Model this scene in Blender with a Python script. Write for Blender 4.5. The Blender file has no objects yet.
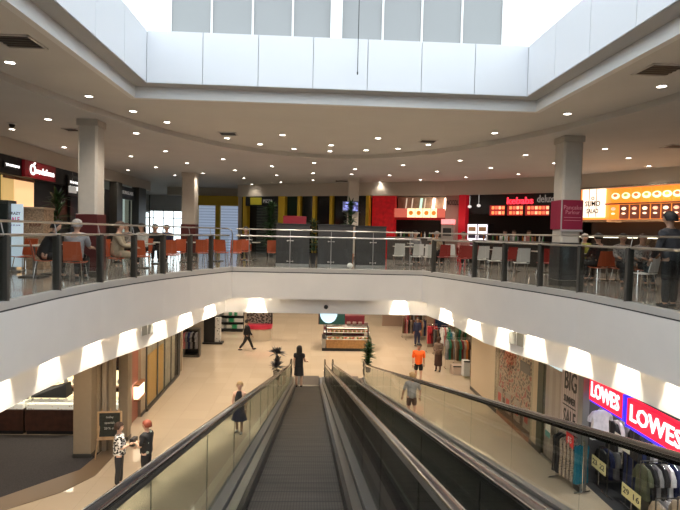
import bpy, math, random
from mathutils import Vector, Matrix
rnd = random.Random(7)
R = math.radians
S = bpy.context.scene
COL = S.collection
PI = math.pi
# ---------------------------------------------------------------- camera survey
FPX = 550.0
PITCH, YAW, ROLL = R(2.26), R(2.8), .0236
EYE = Vector((0, 0, 1.2))
_cy, _sy, _cp, _sp = math.cos(YAW), math.sin(YAW), math.cos(PITCH), math.sin(PITCH)
VF = Vector((_sy*_cp, _cy*_cp, -_sp)); _r0 = Vector((_cy, -_sy, 0)); _u0 = Vector((_sy*_sp, _cy*_sp, _cp))
VR = math.cos(ROLL)*_r0 + math.sin(ROLL)*_u0
VU = math.cos(ROLL)*_u0 - math.sin(ROLL)*_r0
def ray(x, y): return VF + ((x-340)/FPX)*VR - ((y-255)/FPX)*VU
def PZ(x, y, z):
    d = ray(x, y); return EYE + d*((z-EYE.z)/d.z)
def PY(x, y, Y):
    d = ray(x, y); return EYE + d*(Y/d.y)
def PX(x, y, X):
    d = ray(x, y); return EYE + d*(X/d.x)
def PW(x, y, a, b):          # a vertical wall standing on the plan line a-b
    d = ray(x, y); n = Vector((-(b[1]-a[1]), b[0]-a[0], 0))
    t = (Vector((a[0], a[1], 0))-EYE).dot(n)/d.dot(n); return EYE + d*t
LO = -5.3      # lower floor level
SL = math.tan(R(12))
# ---------------------------------------------------------------- materials
MATS = {}
def mat(name, col=(.5,.5,.5), rough=.5, metal=0, emit=None, es=1, spec=None, alpha=None, trans=0, noise=0, nscale=8, bump=0, bscale=40, coat=0):
    if name in MATS: return MATS[name]
    m = bpy.data.materials.new(name); m.use_nodes = True
    nt = m.node_tree; b = nt.nodes['Principled BSDF']
    b.inputs['Base Color'].default_value = (*col, 1); b.inputs['Roughness'].default_value = rough
    b.inputs['Metallic'].default_value = metal; b.inputs['Transmission Weight'].default_value = trans
    b.inputs['Coat Weight'].default_value = coat
    if spec is not None: b.inputs['Specular IOR Level'].default_value = spec
    if emit: b.inputs['Emission Color'].default_value = (*emit, 1); b.inputs['Emission Strength'].default_value = es
    if alpha is not None: b.inputs['Alpha'].default_value = alpha
    if noise or bump:
        tc = nt.nodes.new('ShaderNodeTexCoord')
    if noise:
        n = nt.nodes.new('ShaderNodeTexNoise'); n.inputs['Scale'].default_value = nscale; n.inputs['Detail'].default_value = 4
        nt.links.new(tc.outputs['Object'], n.inputs['Vector'])
        r = nt.nodes.new('ShaderNodeValToRGB')
        r.color_ramp.elements[0].position = .3; r.color_ramp.elements[1].position = .7
        r.color_ramp.elements[0].color = (*[c*(1-noise) for c in col], 1)
        r.color_ramp.elements[1].color = (*[min(1, c*(1+noise)) for c in col], 1)
        nt.links.new(n.outputs['Fac'], r.inputs['Fac']); nt.links.new(r.outputs['Color'], b.inputs['Base Color'])
    if bump:
        n2 = nt.nodes.new('ShaderNodeTexNoise'); n2.inputs['Scale'].default_value = bscale
        nt.links.new(tc.outputs['Object'], n2.inputs['Vector'])
        bp = nt.nodes.new('ShaderNodeBump'); bp.inputs['Strength'].default_value = bump; bp.inputs['Distance'].default_value = .01
        nt.links.new(n2.outputs['Fac'], bp.inputs['Height']); nt.links.new(bp.outputs['Normal'], b.inputs['Normal'])
    MATS[name] = m; return m
def mat_tile(name, c1, c2, grout, size, rough, mortar=.004, spec=.5):
    m = mat(name, c1, rough, spec=spec); nt = m.node_tree; b = nt.nodes['Principled BSDF']
    g = nt.nodes.new('ShaderNodeNewGeometry'); br = nt.nodes.new('ShaderNodeTexBrick')
    br.offset = 0; br.inputs['Scale'].default_value = 1
    br.inputs['Brick Width'].default_value = size; br.inputs['Row Height'].default_value = size
    br.inputs['Mortar Size'].default_value = mortar; br.inputs['Mortar Smooth'].default_value = .1
    br.inputs['Color1'].default_value = (*c1, 1); br.inputs['Color2'].default_value = (*c2, 1); br.inputs['Mortar'].default_value = (*grout, 1)
    nt.links.new(g.outputs['Position'], br.inputs['Vector']); nt.links.new(br.outputs['Color'], b.inputs['Base Color'])
    n = nt.nodes.new('ShaderNodeTexNoise'); n.inputs['Scale'].default_value = 1.3; nt.links.new(g.outputs['Position'], n.inputs['Vector'])
    mr = nt.nodes.new('ShaderNodeMapRange'); mr.inputs['To Min'].default_value = rough*.7; mr.inputs['To Max'].default_value = rough*1.4
    nt.links.new(n.outputs['Fac'], mr.inputs['Value']); nt.links.new(mr.outputs['Result'], b.inputs['Roughness'])
    return m
def mat_bands(name, c1, c2, period, axis=2, duty=.5, rough=.5, metal=0):
    m = mat(name, c1, rough, metal); nt = m.node_tree; b = nt.nodes['Principled BSDF']
    tc = nt.nodes.new('ShaderNodeTexCoord'); sp = nt.nodes.new('ShaderNodeSeparateXYZ')
    nt.links.new(tc.outputs['Object'], sp.inputs[0])
    a = nt.nodes.new('ShaderNodeMath'); a.operation = 'DIVIDE'; a.inputs[1].default_value = period
    f = nt.nodes.new('ShaderNodeMath'); f.operation = 'FRACT'; g = nt.nodes.new('ShaderNodeMath'); g.operation = 'GREATER_THAN'; g.inputs[1].default_value = duty
    nt.links.new(sp.outputs[axis], a.inputs[0]); nt.links.new(a.outputs[0], f.inputs[0]); nt.links.new(f.outputs[0], g.inputs[0])
    mx = nt.nodes.new('ShaderNodeMix'); mx.data_type = 'RGBA'
    mx.inputs[6].default_value = (*c1, 1); mx.inputs[7].default_value = (*c2, 1)
    nt.links.new(g.outputs[0], mx.inputs[0]); nt.links.new(mx.outputs[2], b.inputs['Base Color'])
    return m
def mat_spots(name, c1, c2, scale, thr=.5, rough=.8, feat='F1', c3=None, t3=1.5):
    m = mat(name, c1, rough); nt = m.node_tree; b = nt.nodes['Principled BSDF']
    tc = nt.nodes.new('ShaderNodeTexCoord'); v = nt.nodes.new('ShaderNodeTexVoronoi'); v.inputs['Scale'].default_value = scale; v.feature = feat
    nt.links.new(tc.outputs['Object'], v.inputs['Vector'])
    r = nt.nodes.new('ShaderNodeValToRGB'); r.color_ramp.interpolation = 'CONSTANT'
    r.color_ramp.elements[0].color = (*c1, 1); r.color_ramp.elements[1].color = (*c2, 1); r.color_ramp.elements[1].position = thr
    if c3:
        e = r.color_ramp.elements.new(min(.98, thr*t3)); e.color = (*c3, 1)
    nt.links.new(v.outputs['Distance'] if feat == 'F1' else v.outputs['Distance'], r.inputs['Fac']); nt.links.new(r.outputs['Color'], b.inputs['Base Color'])
    return m
def glass(name, tint, mixf=.12, rough=.0, dens=.85):
    m = bpy.data.materials.new(name); m.use_nodes = True; nt = m.node_tree
    for n in list(nt.nodes): nt.nodes.remove(n)
    o = nt.nodes.new('ShaderNodeOutputMaterial'); tr = nt.nodes.new('ShaderNodeBsdfTransparent'); gl = nt.nodes.new('ShaderNodeBsdfGlossy')
    tr.inputs['Color'].default_value = (*[t*dens for t in tint], 1); gl.inputs['Roughness'].default_value = rough
    fr = nt.nodes.new('ShaderNodeFresnel'); fr.inputs['IOR'].default_value = 1.45
    ge = nt.nodes.new('ShaderNodeNewGeometry'); mf = nt.nodes.new('ShaderNodeMapRange'); mf.inputs['From Max'].default_value = 1; mf.inputs['To Max'].default_value = mixf; mf.inputs['To Min'].default_value = 0
    fr.inputs['IOR'].default_value = 1.5
    inv = nt.nodes.new('ShaderNodeMath'); inv.operation = 'SUBTRACT'; inv.inputs[0].default_value = 1; nt.links.new(ge.outputs['Backfacing'], inv.inputs[1])
    mn = nt.nodes.new('ShaderNodeMath'); mn.operation = 'MULTIPLY'; cl = nt.nodes.new('ShaderNodeMath'); cl.operation = 'MINIMUM'; cl.inputs[1].default_value = mixf
    nt.links.new(fr.outputs[0], cl.inputs[0]); nt.links.new(cl.outputs[0], mn.inputs[0]); nt.links.new(inv.outputs[0], mn.inputs[1])
    nt.nodes.remove(mf)
    mx = nt.nodes.new('ShaderNodeMixShader'); nt.links.new(mn.outputs[0], mx.inputs[0])
    nt.links.new(tr.outputs[0], mx.inputs[1]); nt.links.new(gl.outputs[0], mx.inputs[2]); nt.links.new(mx.outputs[0], o.inputs['Surface'])
    MATS[name] = m; return m
# ---------------------------------------------------------------- mesh builder
class MB:
    def __init__(s): s.v = []; s.f = []; s.mi = []; s.cur = 0
    def add(s, vs, fs):
        o = len(s.v); s.v += [tuple(v) for v in vs]; s.f += [tuple(i+o for i in f) for f in fs]; s.mi += [s.cur]*len(fs); return s
    def box(s, x0, x1, y0, y1, z0, z1):
        if x0 > x1: x0, x1 = x1, x0
        if y0 > y1: y0, y1 = y1, y0
        if z0 > z1: z0, z1 = z1, z0
        return s.add([(x0,y0,z0),(x1,y0,z0),(x1,y1,z0),(x0,y1,z0),(x0,y0,z1),(x1,y0,z1),(x1,y1,z1),(x0,y1,z1)],
                     [(3,2,1,0),(4,5,6,7),(0,1,5,4),(1,2,6,5),(2,3,7,6),(3,0,4,7)])
    def bbox(s, c, d, b=.01, M=None):      # box with chamfered edges along z, optionally turned
        x, y, z = d[0]/2, d[1]/2, d[2]/2
        b = min(b, x*.9, y*.9, z*.9)
        rings = [(-z, b), (-z+b, 0), (z-b, 0), (z, b)]
        vs = []
        for zz, i in rings:
            X, Y = x-i, y-i
            vs += [(-X+b,-Y,zz),(X-b,-Y,zz),(X,-Y+b,zz),(X,Y-b,zz),(X-b,Y,zz),(-X+b,Y,zz),(-X,Y-b,zz),(-X,-Y+b,zz)]
        fs = [tuple(range(7,-1,-1)), tuple(range(24,32))]
        for k in range(3):
            for j in range(8):
                a = k*8+j; c2 = k*8+(j+1)%8; fs.append((a, c2, c2+8, a+8))
        M = M or Matrix.Identity(3)
        return s.add([M@Vector(v)+Vector(c) for v in vs], fs)
    def prism(s, poly, z0, z1):
        n = len(poly)
        return s.add([(p[0],p[1],z0) for p in poly]+[(p[0],p[1],z1) for p in poly],
                     [tuple(range(n-1,-1,-1)), tuple(range(n,2*n))]+[(i,(i+1)%n,(i+1)%n+n,i+n) for i in range(n)])
    def ribbon(s, inner, outer, z0, z1, close=False):   # solid strip between two plan lines
        n = len(inner); vs = []
        for a, b in zip(inner, outer): vs += [(a[0],a[1],z0),(a[0],a[1],z1),(b[0],b[1],z1),(b[0],b[1],z0)]
        fs = []
        for i in range(n if close else n-1):
            a = i*4; c = ((i+1)%n)*4
            for k in range(4): fs.append((a+k, a+(k+1)%4, c+(k+1)%4, c+k))
        if not close: fs += [(3,2,1,0), (n*4-4,n*4-3,n*4-2,n*4-1)]
        return s.add(vs, fs)
    def tube(s, path, r, n=8, cap=True, flat=None):
        path = [Vector(p) for p in path]; vs = []; m = len(path)
        rs = r if isinstance(r, (list, tuple)) else [r]*m
        up = Vector((0,0,1))
        for i, p in enumerate(path):
            t = (path[min(i+1,m-1)]-path[max(i-1,0)]).normalized()
            a = t.cross(up)
            if a.length < .05: a = t.cross(Vector((0,1,0)))
            a.normalize(); b = a.cross(t).normalized()
            for k in range(n):
                w = 2*PI*k/n; fb = flat or 1
                vs.append(p + a*math.cos(w)*rs[i] + b*math.sin(w)*rs[i]*fb)
        fs = [(i*n+k, i*n+(k+1)%n, (i+1)*n+(k+1)%n, (i+1)*n+k) for i in range(m-1) for k in range(n)]
        if cap: fs += [tuple(range(n-1,-1,-1)), tuple(range((m-1)*n, m*n))]
        return s.add(vs, fs)
    def lathe(s, prof, n=16, c=(0,0,0), sx=1, sy=1):
        vs = []; m = len(prof)
        for r, z in prof:
            for k in range(n):
                w = 2*PI*k/n; vs.append((c[0]+r*sx*math.cos(w), c[1]+r*sy*math.sin(w), c[2]+z))
        fs = [(i*n+k, i*n+(k+1)%n, (i+1)*n+(k+1)%n, (i+1)*n+k) for i in range(m-1) for k in range(n)]
        fs += [tuple(range(n-1,-1,-1)), tuple(range((m-1)*n, m*n))]
        return s.add(vs, fs)
    def ball(s, c, r, n=10, m=6):
        rr = r if isinstance(r, (tuple, list)) else (r,r,r)
        vs = [(c[0], c[1], c[2]-rr[2])]; 
        for i in range(1, m):
            w = -PI/2+PI*i/m
            for k in range(n): vs.append((c[0]+rr[0]*math.cos(w)*math.cos(2*PI*k/n), c[1]+rr[1]*math.cos(w)*math.sin(2*PI*k/n), c[2]+rr[2]*math.sin(w)))
        vs.append((c[0], c[1], c[2]+rr[2])); L = len(vs)-1
        fs = [(0, 1+(k+1)%n, 1+k) for k in range(n)] + [(1+i*n+k, 1+i*n+(k+1)%n, 1+(i+1)*n+(k+1)%n, 1+(i+1)*n+k) for i in range(m-2) for k in range(n)]
        fs += [(L, 1+(m-2)*n+k, 1+(m-2)*n+(k+1)%n) for k in range(n)]
        return s.add(vs, fs)
    def mesh(s, name, mats, smooth=False):
        me = bpy.data.meshes.new(name); me.from_pydata(s.v, [], s.f)
        for m in (mats if isinstance(mats, (list, tuple)) else [mats]): me.materials.append(m)
        me.polygons.foreach_set('material_index', s.mi)
        if smooth: me.polygons.foreach_set('use_smooth', [True]*len(s.f))
        me.update(); return me
def link(name, me, parent=None, loc=None, rz=None):
    o = bpy.data.objects.new(name, me); COL.objects.link(o)
    if parent: o.parent = parent
    if loc is not None: o.location = loc
    if rz is not None: o.rotation_euler = (0, 0, rz)
    return o
def obj(name, mb, m, parent=None, smooth=False, loc=None, rz=None, lab=None):
    o = link(name, mb.mesh(name, m, smooth), parent, loc, rz)
    if lab: o['label'] = lab
    return o
def sobj(*a, **k):
    k['smooth'] = True; o = obj(*a, **k)
    try:
        with bpy.context.temp_override(object=o): pass
        o.data.set_sharp_from_angle(angle=R(40))
    except Exception: pass
    return o
def tag(o, label, cat, group=None, kind=None):
    o['label'] = label; o['category'] = cat
    if group: o['group'] = group
    if kind: o['kind'] = kind
    return o
def thing(name, label, cat, loc=(0,0,0), rz=0, group=None):
    o = bpy.data.objects.new(name, None); COL.objects.link(o); o.location = loc; o.rotation_euler = (0,0,rz); o.empty_display_size = .2
    return tag(o, label, cat, group)
def struct(name, mb, m, smooth=False):
    o = obj(name, mb, m, smooth=smooth); o['kind'] = 'structure'; return o
def dup(root, loc, rz=0, label=None, group=None):
    r = root.copy(); COL.objects.link(r); r.location = loc; r.rotation_euler = (0,0,rz)
    if label: r['label'] = label
    if group: r['group'] = group
    for ch in root.children:
        c = ch.copy(); COL.objects.link(c); c.parent = r
        for g in ch.children:
            d = g.copy(); COL.objects.link(d); d.parent = c
    return r
ORD = 'first second third fourth fifth sixth seventh eighth ninth tenth eleventh twelfth thirteenth fourteenth fifteenth sixteenth seventeenth eighteenth nineteenth twentieth'.split()
def nth(i): return ORD[i] if i < 20 else (['twenty-', 'thirty-', 'forty-'][i//10-2] + ORD[i%10] if i < 50 else 'last')
def lettering(name, body, size, m, parent, M, depth=.01, width=None, bold=False, shear=0):
    """text standing as thin solid letters; M is its matrix in the parent's frame (x right, y up, z towards the reader)"""
    cu = bpy.data.curves.new(name, 'FONT'); cu.body = body; cu.size = size; cu.extrude = depth; cu.align_x = 'CENTER'; cu.align_y = 'CENTER'
    cu.resolution_u = 2; cu.shear = shear
    if bold: cu.offset = size*.014
    t = bpy.data.objects.new(name+'_tmp', cu); COL.objects.link(t)
    dg = bpy.context.evaluated_depsgraph_get(); me = bpy.data.meshes.new_from_object(t.evaluated_get(dg)); me.name = name
    COL.objects.unlink(t); bpy.data.objects.remove(t); bpy.data.curves.remove(cu)
    xs = [v.co.x for v in me.vertices]
    k = 1
    if width and xs: k = width/(max(xs)-min(xs))
    me.transform(M @ Matrix.Diagonal((k, 1, 1, 1)))
    me.materials.clear(); me.materials.append(m)
    return link(name, me, parent)
def frame(o, xdir, zup=Vector((0,0,1))):
    x = Vector(xdir).normalized(); y = Vector(zup); z = x.cross(y).normalized(); y = z.cross(x)
    return Matrix(((x.x,y.x,z.x,o[0]),(x.y,y.y,z.y,o[1]),(x.z,y.z,z.z,o[2]),(0,0,0,1)))
def offs(path, d):       # offset a plan polyline to its left by d
    out = []; n = len(path)
    for i, p in enumerate(path):
        a = Vector(path[max(i-1,0)][:2]); b = Vector(path[min(i+1,n-1)][:2]); q = Vector(p[:2])
        t1 = (q-a).normalized() if i > 0 else (b-q).normalized(); t2 = (b-q).normalized() if i < n-1 else t1
        t = (t1+t2).normalized(); nn = Vector((-t.y, t.x)); c = max(.4, nn.dot(Vector((-t1.y, t1.x))))
        out.append((q.x+nn.x*d/c, q.y+nn.y*d/c))
    return out
def spot(name, loc, power, ang, col, blend=.5, size=.04, aim=(0,0,-1)):
    l = bpy.data.lights.new(name, 'SPOT'); l.energy = power; l.spot_size = R(ang); l.spot_blend = blend; l.color = col; l.shadow_soft_size = size
    o = bpy.data.objects.new(name, l); COL.objects.link(o); o.location = loc
    o.rotation_euler = Vector(aim).to_track_quat('-Z', 'Y').to_euler(); return o
def area(name, loc, power, sx, sy, col, aim=(0,0,-1)):
    l = bpy.data.lights.new(name, 'AREA'); l.shape = 'RECTANGLE'; l.size = sx; l.size_y = sy; l.energy = power; l.color = col
    o = bpy.data.objects.new(name, l); COL.objects.link(o); o.location = loc; o.rotation_euler = Vector(aim).to_track_quat('-Z', 'Y').to_euler(); return o
WARM = (1, .80, .58); NEUT = (1, .93, .84)
# shared materials
M_white = mat('white_paint', (.80,.80,.79), .55, noise=.02, nscale=2)
M_fascia = mat('fascia_paint', (.80,.77,.73), .5, noise=.02, nscale=1.5)
M_ceil = mat('ceiling_paint', (.68,.66,.63), .8, noise=.03, nscale=1)
M_gloss = mat('gloss_white_panel', (.66,.68,.71), .3)
M_trimgrey = mat('recess_shade_grey', (.42,.42,.42), .7)
M_steel = mat('brushed_steel', (.55,.54,.52), .28, 1)
M_steel2 = mat('satin_steel', (.40,.39,.37), .4, 1)
M_chrome = mat('polished_metal', (.75,.74,.72), .12, 1)
M_darkmet = mat('dark_bronze_metal', (.10,.095,.085), .4, .6)
M_black = mat('black_paint', (.012,.012,.013), .45)
M_rubber = mat('black_rubber', (.02,.02,.022), .18, spec=.8, coat=.4)
M_glass = glass('clear_glass', (.95,.97,.96), mixf=.16, dens=.97)
M_gtravel = glass('smoked_green_glass', (.92,.97,.93), mixf=.2, dens=.63)
M_gmid = glass('darkened_inner_glass', (.90,.95,.91), mixf=.22, dens=.52)  # tint darkened to stand for reflections and the dark truss behind
M_gouter = glass('pale_balustrade_glass', (.95,.97,.94), mixf=.18, dens=.90)
M_wood = mat('warm_wood', (.30,.13,.06), .35, noise=.25, nscale=6)
M_beige = mat('beige_column_paint', (.34,.27,.19), .6, noise=.03)
M_colpaint = mat('column_paint', (.62,.57,.50), .6, noise=.03)
M_red = mat('red_gloss', (.55,.015,.02), .3)
M_yellow = mat('yellow_paint', (.72,.48,.03), .45)
M_lamp = mat('lamp_diffuser', (1,1,1), .5, emit=(1,.93,.82), es=14)
M_dark = mat('charcoal_panel', (.035,.034,.035), .5)
# ================================================================ the setting
VL = [(-4.72,-2.0),(-4.72,2.0),(-4.72,5.5),(-4.72,8.5),(-4.66,10.3),(-4.5,11.9),(-4.24,13.25),(-3.9,14.57),(-3.48,15.8),(-3.05,16.9),(-2.6,17.9)]
VC = [(-2.6,17.9),(-1.0,17.9),(.8,17.9),(2.4,17.9),(3.6,17.9)]
VR_ = [(3.6,17.9),(4.1,16.8),(4.6,15.4),(5.04,14.15),(5.46,12.93),(5.8,11.7),(5.98,10.1),(6.06,8.7),(6.08,5.5),(6.08,2.0),(6.08,-2.0)]
VOID = VL + VC[1:] + VR_[1:]
def opening_slab(path, outer, z0, z1):   # slab around the U-shaped path
    x0, x1, y0, y1 = outer
    poly = [(x0,path[0][1]), (path[0][0],path[0][1])] + path[1:] + [(x1,path[-1][1]), (x1,y1), (x0,y1)]
    mb = MB(); mb.prism(poly, z0, z1); return mb
M_floorU = mat_tile('upper_floor_tiles', (.36,.325,.29), (.32,.29,.255), (.14,.13,.12), .6, .1)
M_floorL = mat_tile('lower_floor_tiles', (.60,.495,.37), (.56,.46,.34), (.43,.35,.26), .9, .045, .003)
XL, XR, YB, YF = -9.3, 14.5, -8.0, 46.0
mb = opening_slab(offs(VOID,.02), (-16,18,0,YF), -.12, 0); mb.box(-16,18,YB,-2.0,-.12,0)
struct('floor', mb, M_floorU)
mb = MB(); mb.box(-18,20,YB,54,LO-.2,LO); struct('floor_lower', mb, M_floorL)
# slab edge: kerb, groove line, fascia, recess soffit, bulkhead
o1 = offs(VOID, .14)
mb = MB(); mb.ribbon(VOID, o1, -.10, .03); struct('trim_slab_kerb', mb, mat('kerb_grey', (.50,.48,.45), .5))
mb = MB(); mb.ribbon(offs(VOID,.015), o1, -.13, -.10); struct('trim_shadow_gap', mb, M_black)
_u = lambda y: max(0, min(1, (17.9-y)/2.6))
zfas = lambda y: -.98-.22*_u(y)
zbul = lambda y: -1.5-.4*_u(y)
def band(mb, inn, out, zt, zb):
    vs = []; n = len(inn)
    for a, b in zip(inn, out): vs += [(a[0],a[1],zb(a[1])),(a[0],a[1],zt),(b[0],b[1],zt),(b[0],b[1],zb(a[1]))]
    fs = [(i*4+k, i*4+(k+1)%4, i*4+4+(k+1)%4, i*4+4+k) for i in range(n-1) for k in range(4)]+[(3,2,1,0), (n*4-4,n*4-3,n*4-2,n*4-1)]
    mb.add(vs, fs)
mb = MB(); band(mb, VOID, o1, -.13, zfas); struct('wall_void_fascia', mb, M_fascia)
b0 = offs(VOID, .42); b1 = offs(VOID, .55)
mb = MB(); mb.ribbon(o1, b1, -.50, -.46); struct('ceiling_recess_soffit', mb, M_white)
mb = MB(); band(mb, b0, b1, -.50, zbul); struct('wall_void_bulkhead', mb, M_fascia)
mb = opening_slab(offs(VOID,.54), (-16,18,0,YF+8), -1.5, -1.4); struct('ceiling_lower', mb, M_white)
# near end of the void, under the landing
mb = MB(); mb.box(-5.3,6.6,-2.15,-2.0,-1.5,0); mb.box(-16,18,YB,-2,-1.5,-1.4); struct('wall_landing_end', mb, M_fascia)
# ceilings upstairs
OX0, OX1, OY = -3.77, 4.72, 11.71
CNEAR, CFAR = 3.92, 3.78
arc = [(.48+6.4*math.cos(t), 6+13.2*math.sin(t)) for t in [PI*i/40 for i in range(40,-1,-1)]]
arc = [(-5.92,YB)]+arc+[(6.88,YB)]
mb = MB(); mb.prism([(-5.92,YB)]+arc[1:-1]+[(6.88,YB),(OX1,YB),(OX1,OY),(OX0,OY),(OX0,YB)], CNEAR, CNEAR+.15); struct('ceiling', mb, M_ceil)
mb = MB(); mb.prism(arc+[(18,YB),(18,YF),(-16,YF),(-16,YB)], CFAR, CFAR+.29); struct('ceiling_outer', mb, M_ceil)
# opening upstand: white band, soffit grey that paints in its shade, gloss panels
U = [(OX0,YB),(OX0,OY),(OX1,OY),(OX1,YB)]
mb = MB(); mb.ribbon(offs(U,-.02), offs(U,.1), CNEAR-.02, CNEAR+.21); struct('trim_opening_band', mb, M_white)
mb = MB(); mb.ribbon(offs(U,-.33), offs(U,.1), CNEAR+.21, CNEAR+.25); struct('trim_opening_recess', mb, M_trimgrey)
PT = 5.17
pi_ = offs(U,-.35)
mb = MB()
def panels(a, b, w):
    a = Vector(a); b = Vector(b); L = (b-a).length; n = round(L/w); d = (b-a)/n; nn = Vector((-d.y, d.x)).normalized()
    for i in range(n):
        p = a+d*i+d.normalized()*.006; q = a+d*(i+1)-d.normalized()*.006
        mb.add([(p.x,p.y,CNEAR+.22),(q.x,q.y,CNEAR+.22),(q.x,q.y,PT),(p.x,p.y,PT),
                *[(v.x+nn.x*.03,v.y+nn.y*.03,z) for v,z in ((p,CNEAR+.22),(q,CNEAR+.22),(q,PT),(p,PT))]],
               [(0,1,2,3),(7,6,5,4),(0,4,5,1),(1,5,6,2),(2,6,7,3),(3,7,4,0)])
panels(pi_[0], pi_[1], 1.25); panels(pi_[1], pi_[2], 1.115); panels(pi_[2], pi_[3], 1.25)
struct('wall_atrium_panels', mb, M_gloss)
mb = MB(); mb.ribbon(offs(U,-.315), offs(U,-.2), CNEAR+.25, PT-.01); struct('wall_atrium_core', mb, M_trimgrey)
# clerestory and glazed roof above the opening
CZ0, CZ1 = PT-.02, 8.2
CW = offs(U, .42)
mb = MB(); mb.ribbon(offs(U,-.2), offs(U,1.15), PT-.04, PT-.01); struct('trim_atrium_ledge', mb, M_white)
bk = 12.5
M_screen = mat('grey_translucent_screen', (.26,.27,.27), .35)
wroot = bpy.data.objects.new('window_1', None); COL.objects.link(wroot); wroot['kind'] = 'structure'
xs0, xs1 = -3.25, 4.2
mb = MB(); mb.box(xs0, xs1, bk, bk+.03, CZ0, CZ1); obj('window_screen', mb, M_screen, wroot)
mb = MB()
x = xs0
for px in (171,212,253,293,383,422,462,503):
    X = PY(px, 15, bk).x; mb.box(X-.02, X+.02, bk-.04, bk-.002, CZ0, CZ1)
X = PY(336.5, 15, bk).x; mb.box(X-.13, X+.13, bk-.1, bk-.002, CZ0, CZ1)
obj('mullion', mb, M_white, wroot)
for sgn, X, nm in ((-1, -4.2, 'window_2'), (1, 5.15, 'window_3')):
    w = bpy.data.objects.new(nm, None); COL.objects.link(w); w['kind'] = 'structure'
    mb = MB()
    for k in range(13): y = -6+k*1.55; mb.box(X-.03, X+.03, y-.03, y+.03, CZ0, CZ1)
    mb.box(X-.03,X+.03,YB,12.6,CZ0,CZ0+.05); mb.box(X-.03,X+.03,YB,12.6,CZ1-.08,CZ1); mb.box(X-.03,X+.03,YB,12.6,6.6,6.66)
    obj('window_frame', mb, M_white, w)
    mb = MB(); mb.box(X-.005,X+.005,YB,12.6,CZ0,CZ1); obj('window_pane', mb, M_glass, w)
mb = MB(); mb.box(-4.2,xs0,bk,bk+.06,7.9,CZ1); mb.box(xs1,5.15,bk,bk+.06,7.9,CZ1)
for k in range(6): y = -6+k*3.7; mb.box(-4.3,5.3,y,y+.18,CZ1,CZ1+.25)
for x in (-4.3,-1.2,1.9,5.1): mb.box(x,x+.15,YB,13,CZ1,CZ1+.2)
struct('ceiling_skylight_beams', mb, M_white)
# thin cable hanging into the atrium
a = PY(359,-10,11.0); b = PY(357.5,73,11.0)
mb = MB(); mb.tube([(b.x,11.0,CZ1),(b.x,11.0,b.z)], .008, 6); mb.ball((b.x,11.0,b.z),(.015,.015,.04))
tag(obj('hanging_cable', mb, M_black), 'thin dark cable hanging down into the skylight opening', 'cable')
# outer envelope upstairs
mb = MB(); mb.box(-16,-15.8,YB,YF,0,4.1); struct('wall_left', mb, M_beige)
mb = MB(); mb.box(17.8,18,YB,YF,0,4.1); struct('wall_right', mb, M_beige)
mb = MB(); mb.box(-16,18,YB-.2,YB,LO,4.1); struct('wall_rear', mb, M_beige)
# outer envelope downstairs
mb = MB(); mb.box(-18,-17.8,YB,54,LO,-1.4); struct('wall_lower_left', mb, M_beige)
mb = MB(); mb.box(19.8,20,YB,54,LO,-1.4); struct('wall_lower_right', mb, M_beige)
mb = MB(); mb.box(-18,20,54,54.2,LO,-1.4); struct('wall_lower_back', mb, M_beige)
# ---------------------------------------------------------------- travelators
belt_z = lambda y: max(LO, min(0, -.4-SL*y))
Y_TOP, Y_BOT = -.4/SL, (-.4-LO)/SL
M_belt = mat('ribbed_grey_belt', (.09,.085,.08), .42, .7)
nt = M_belt.node_tree; b_ = nt.nodes['Principled BSDF']; g_ = nt.nodes.new('ShaderNodeNewGeometry'); sx_ = nt.nodes.new('ShaderNodeSeparateXYZ')
nt.links.new(g_.outputs['Position'], sx_.inputs[0])
def _frac(out, per, thr):
    a = nt.nodes.new('ShaderNodeMath'); a.operation='DIVIDE'; a.inputs[1].default_value=per; f = nt.nodes.new('ShaderNodeMath'); f.operation='FRACT'
    g = nt.nodes.new('ShaderNodeMath'); g.operation='LESS_THAN'; g.inputs[1].default_value=thr
    nt.links.new(out,a.inputs[0]); nt.links.new(a.outputs[0],f.inputs[0]); nt.links.new(f.outputs[0],g.inputs[0]); return g.outputs[0]
gy = _frac(sx_.outputs[1], .40, .10); gx = _frac(sx_.outputs[0], .03, .4)
nz = nt.nodes.new('ShaderNodeTexNoise'); nz.inputs['Scale'].default_value = 1.0; nz.inputs['Detail'].default_value = 5
mp = nt.nodes.new('ShaderNodeMapping'); mp.inputs['Scale'].default_value = (1.2,9,1); nt.links.new(g_.outputs['Position'], mp.inputs[0]); nt.links.new(mp.outputs[0], nz.inputs['Vector'])
rp = nt.nodes.new('ShaderNodeValToRGB'); rp.color_ramp.elements[0].position=.3; rp.color_ramp.elements[1].position=.72
rp.color_ramp.elements[0].color=(.055,.05,.045,1); rp.color_ramp.elements[1].color=(.13,.12,.105,1); nt.links.new(nz.outputs['Fac'], rp.inputs['Fac'])
m1 = nt.nodes.new('ShaderNodeMix'); m1.data_type='RGBA'; nt.links.new(gy,m1.inputs[0]); nt.links.new(rp.outputs[0],m1.inputs[6]); m1.inputs[7].default_value=(.03,.03,.03,1)
m2 = nt.nodes.new('ShaderNodeMix'); m2.data_type='RGBA'; m2.blend_type='MULTIPLY'; nt.links.new(gx,m2.inputs[0]); nt.links.new(m1.outputs[2],m2.inputs[6]); m2.inputs[7].default_value=(.6,.6,.6,1)
nt.links.new(m2.outputs[2], b_.inputs['Base Color'])
M_skirt = mat('dark_skirt_steel', (.07,.065,.06), .3, .8)
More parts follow.
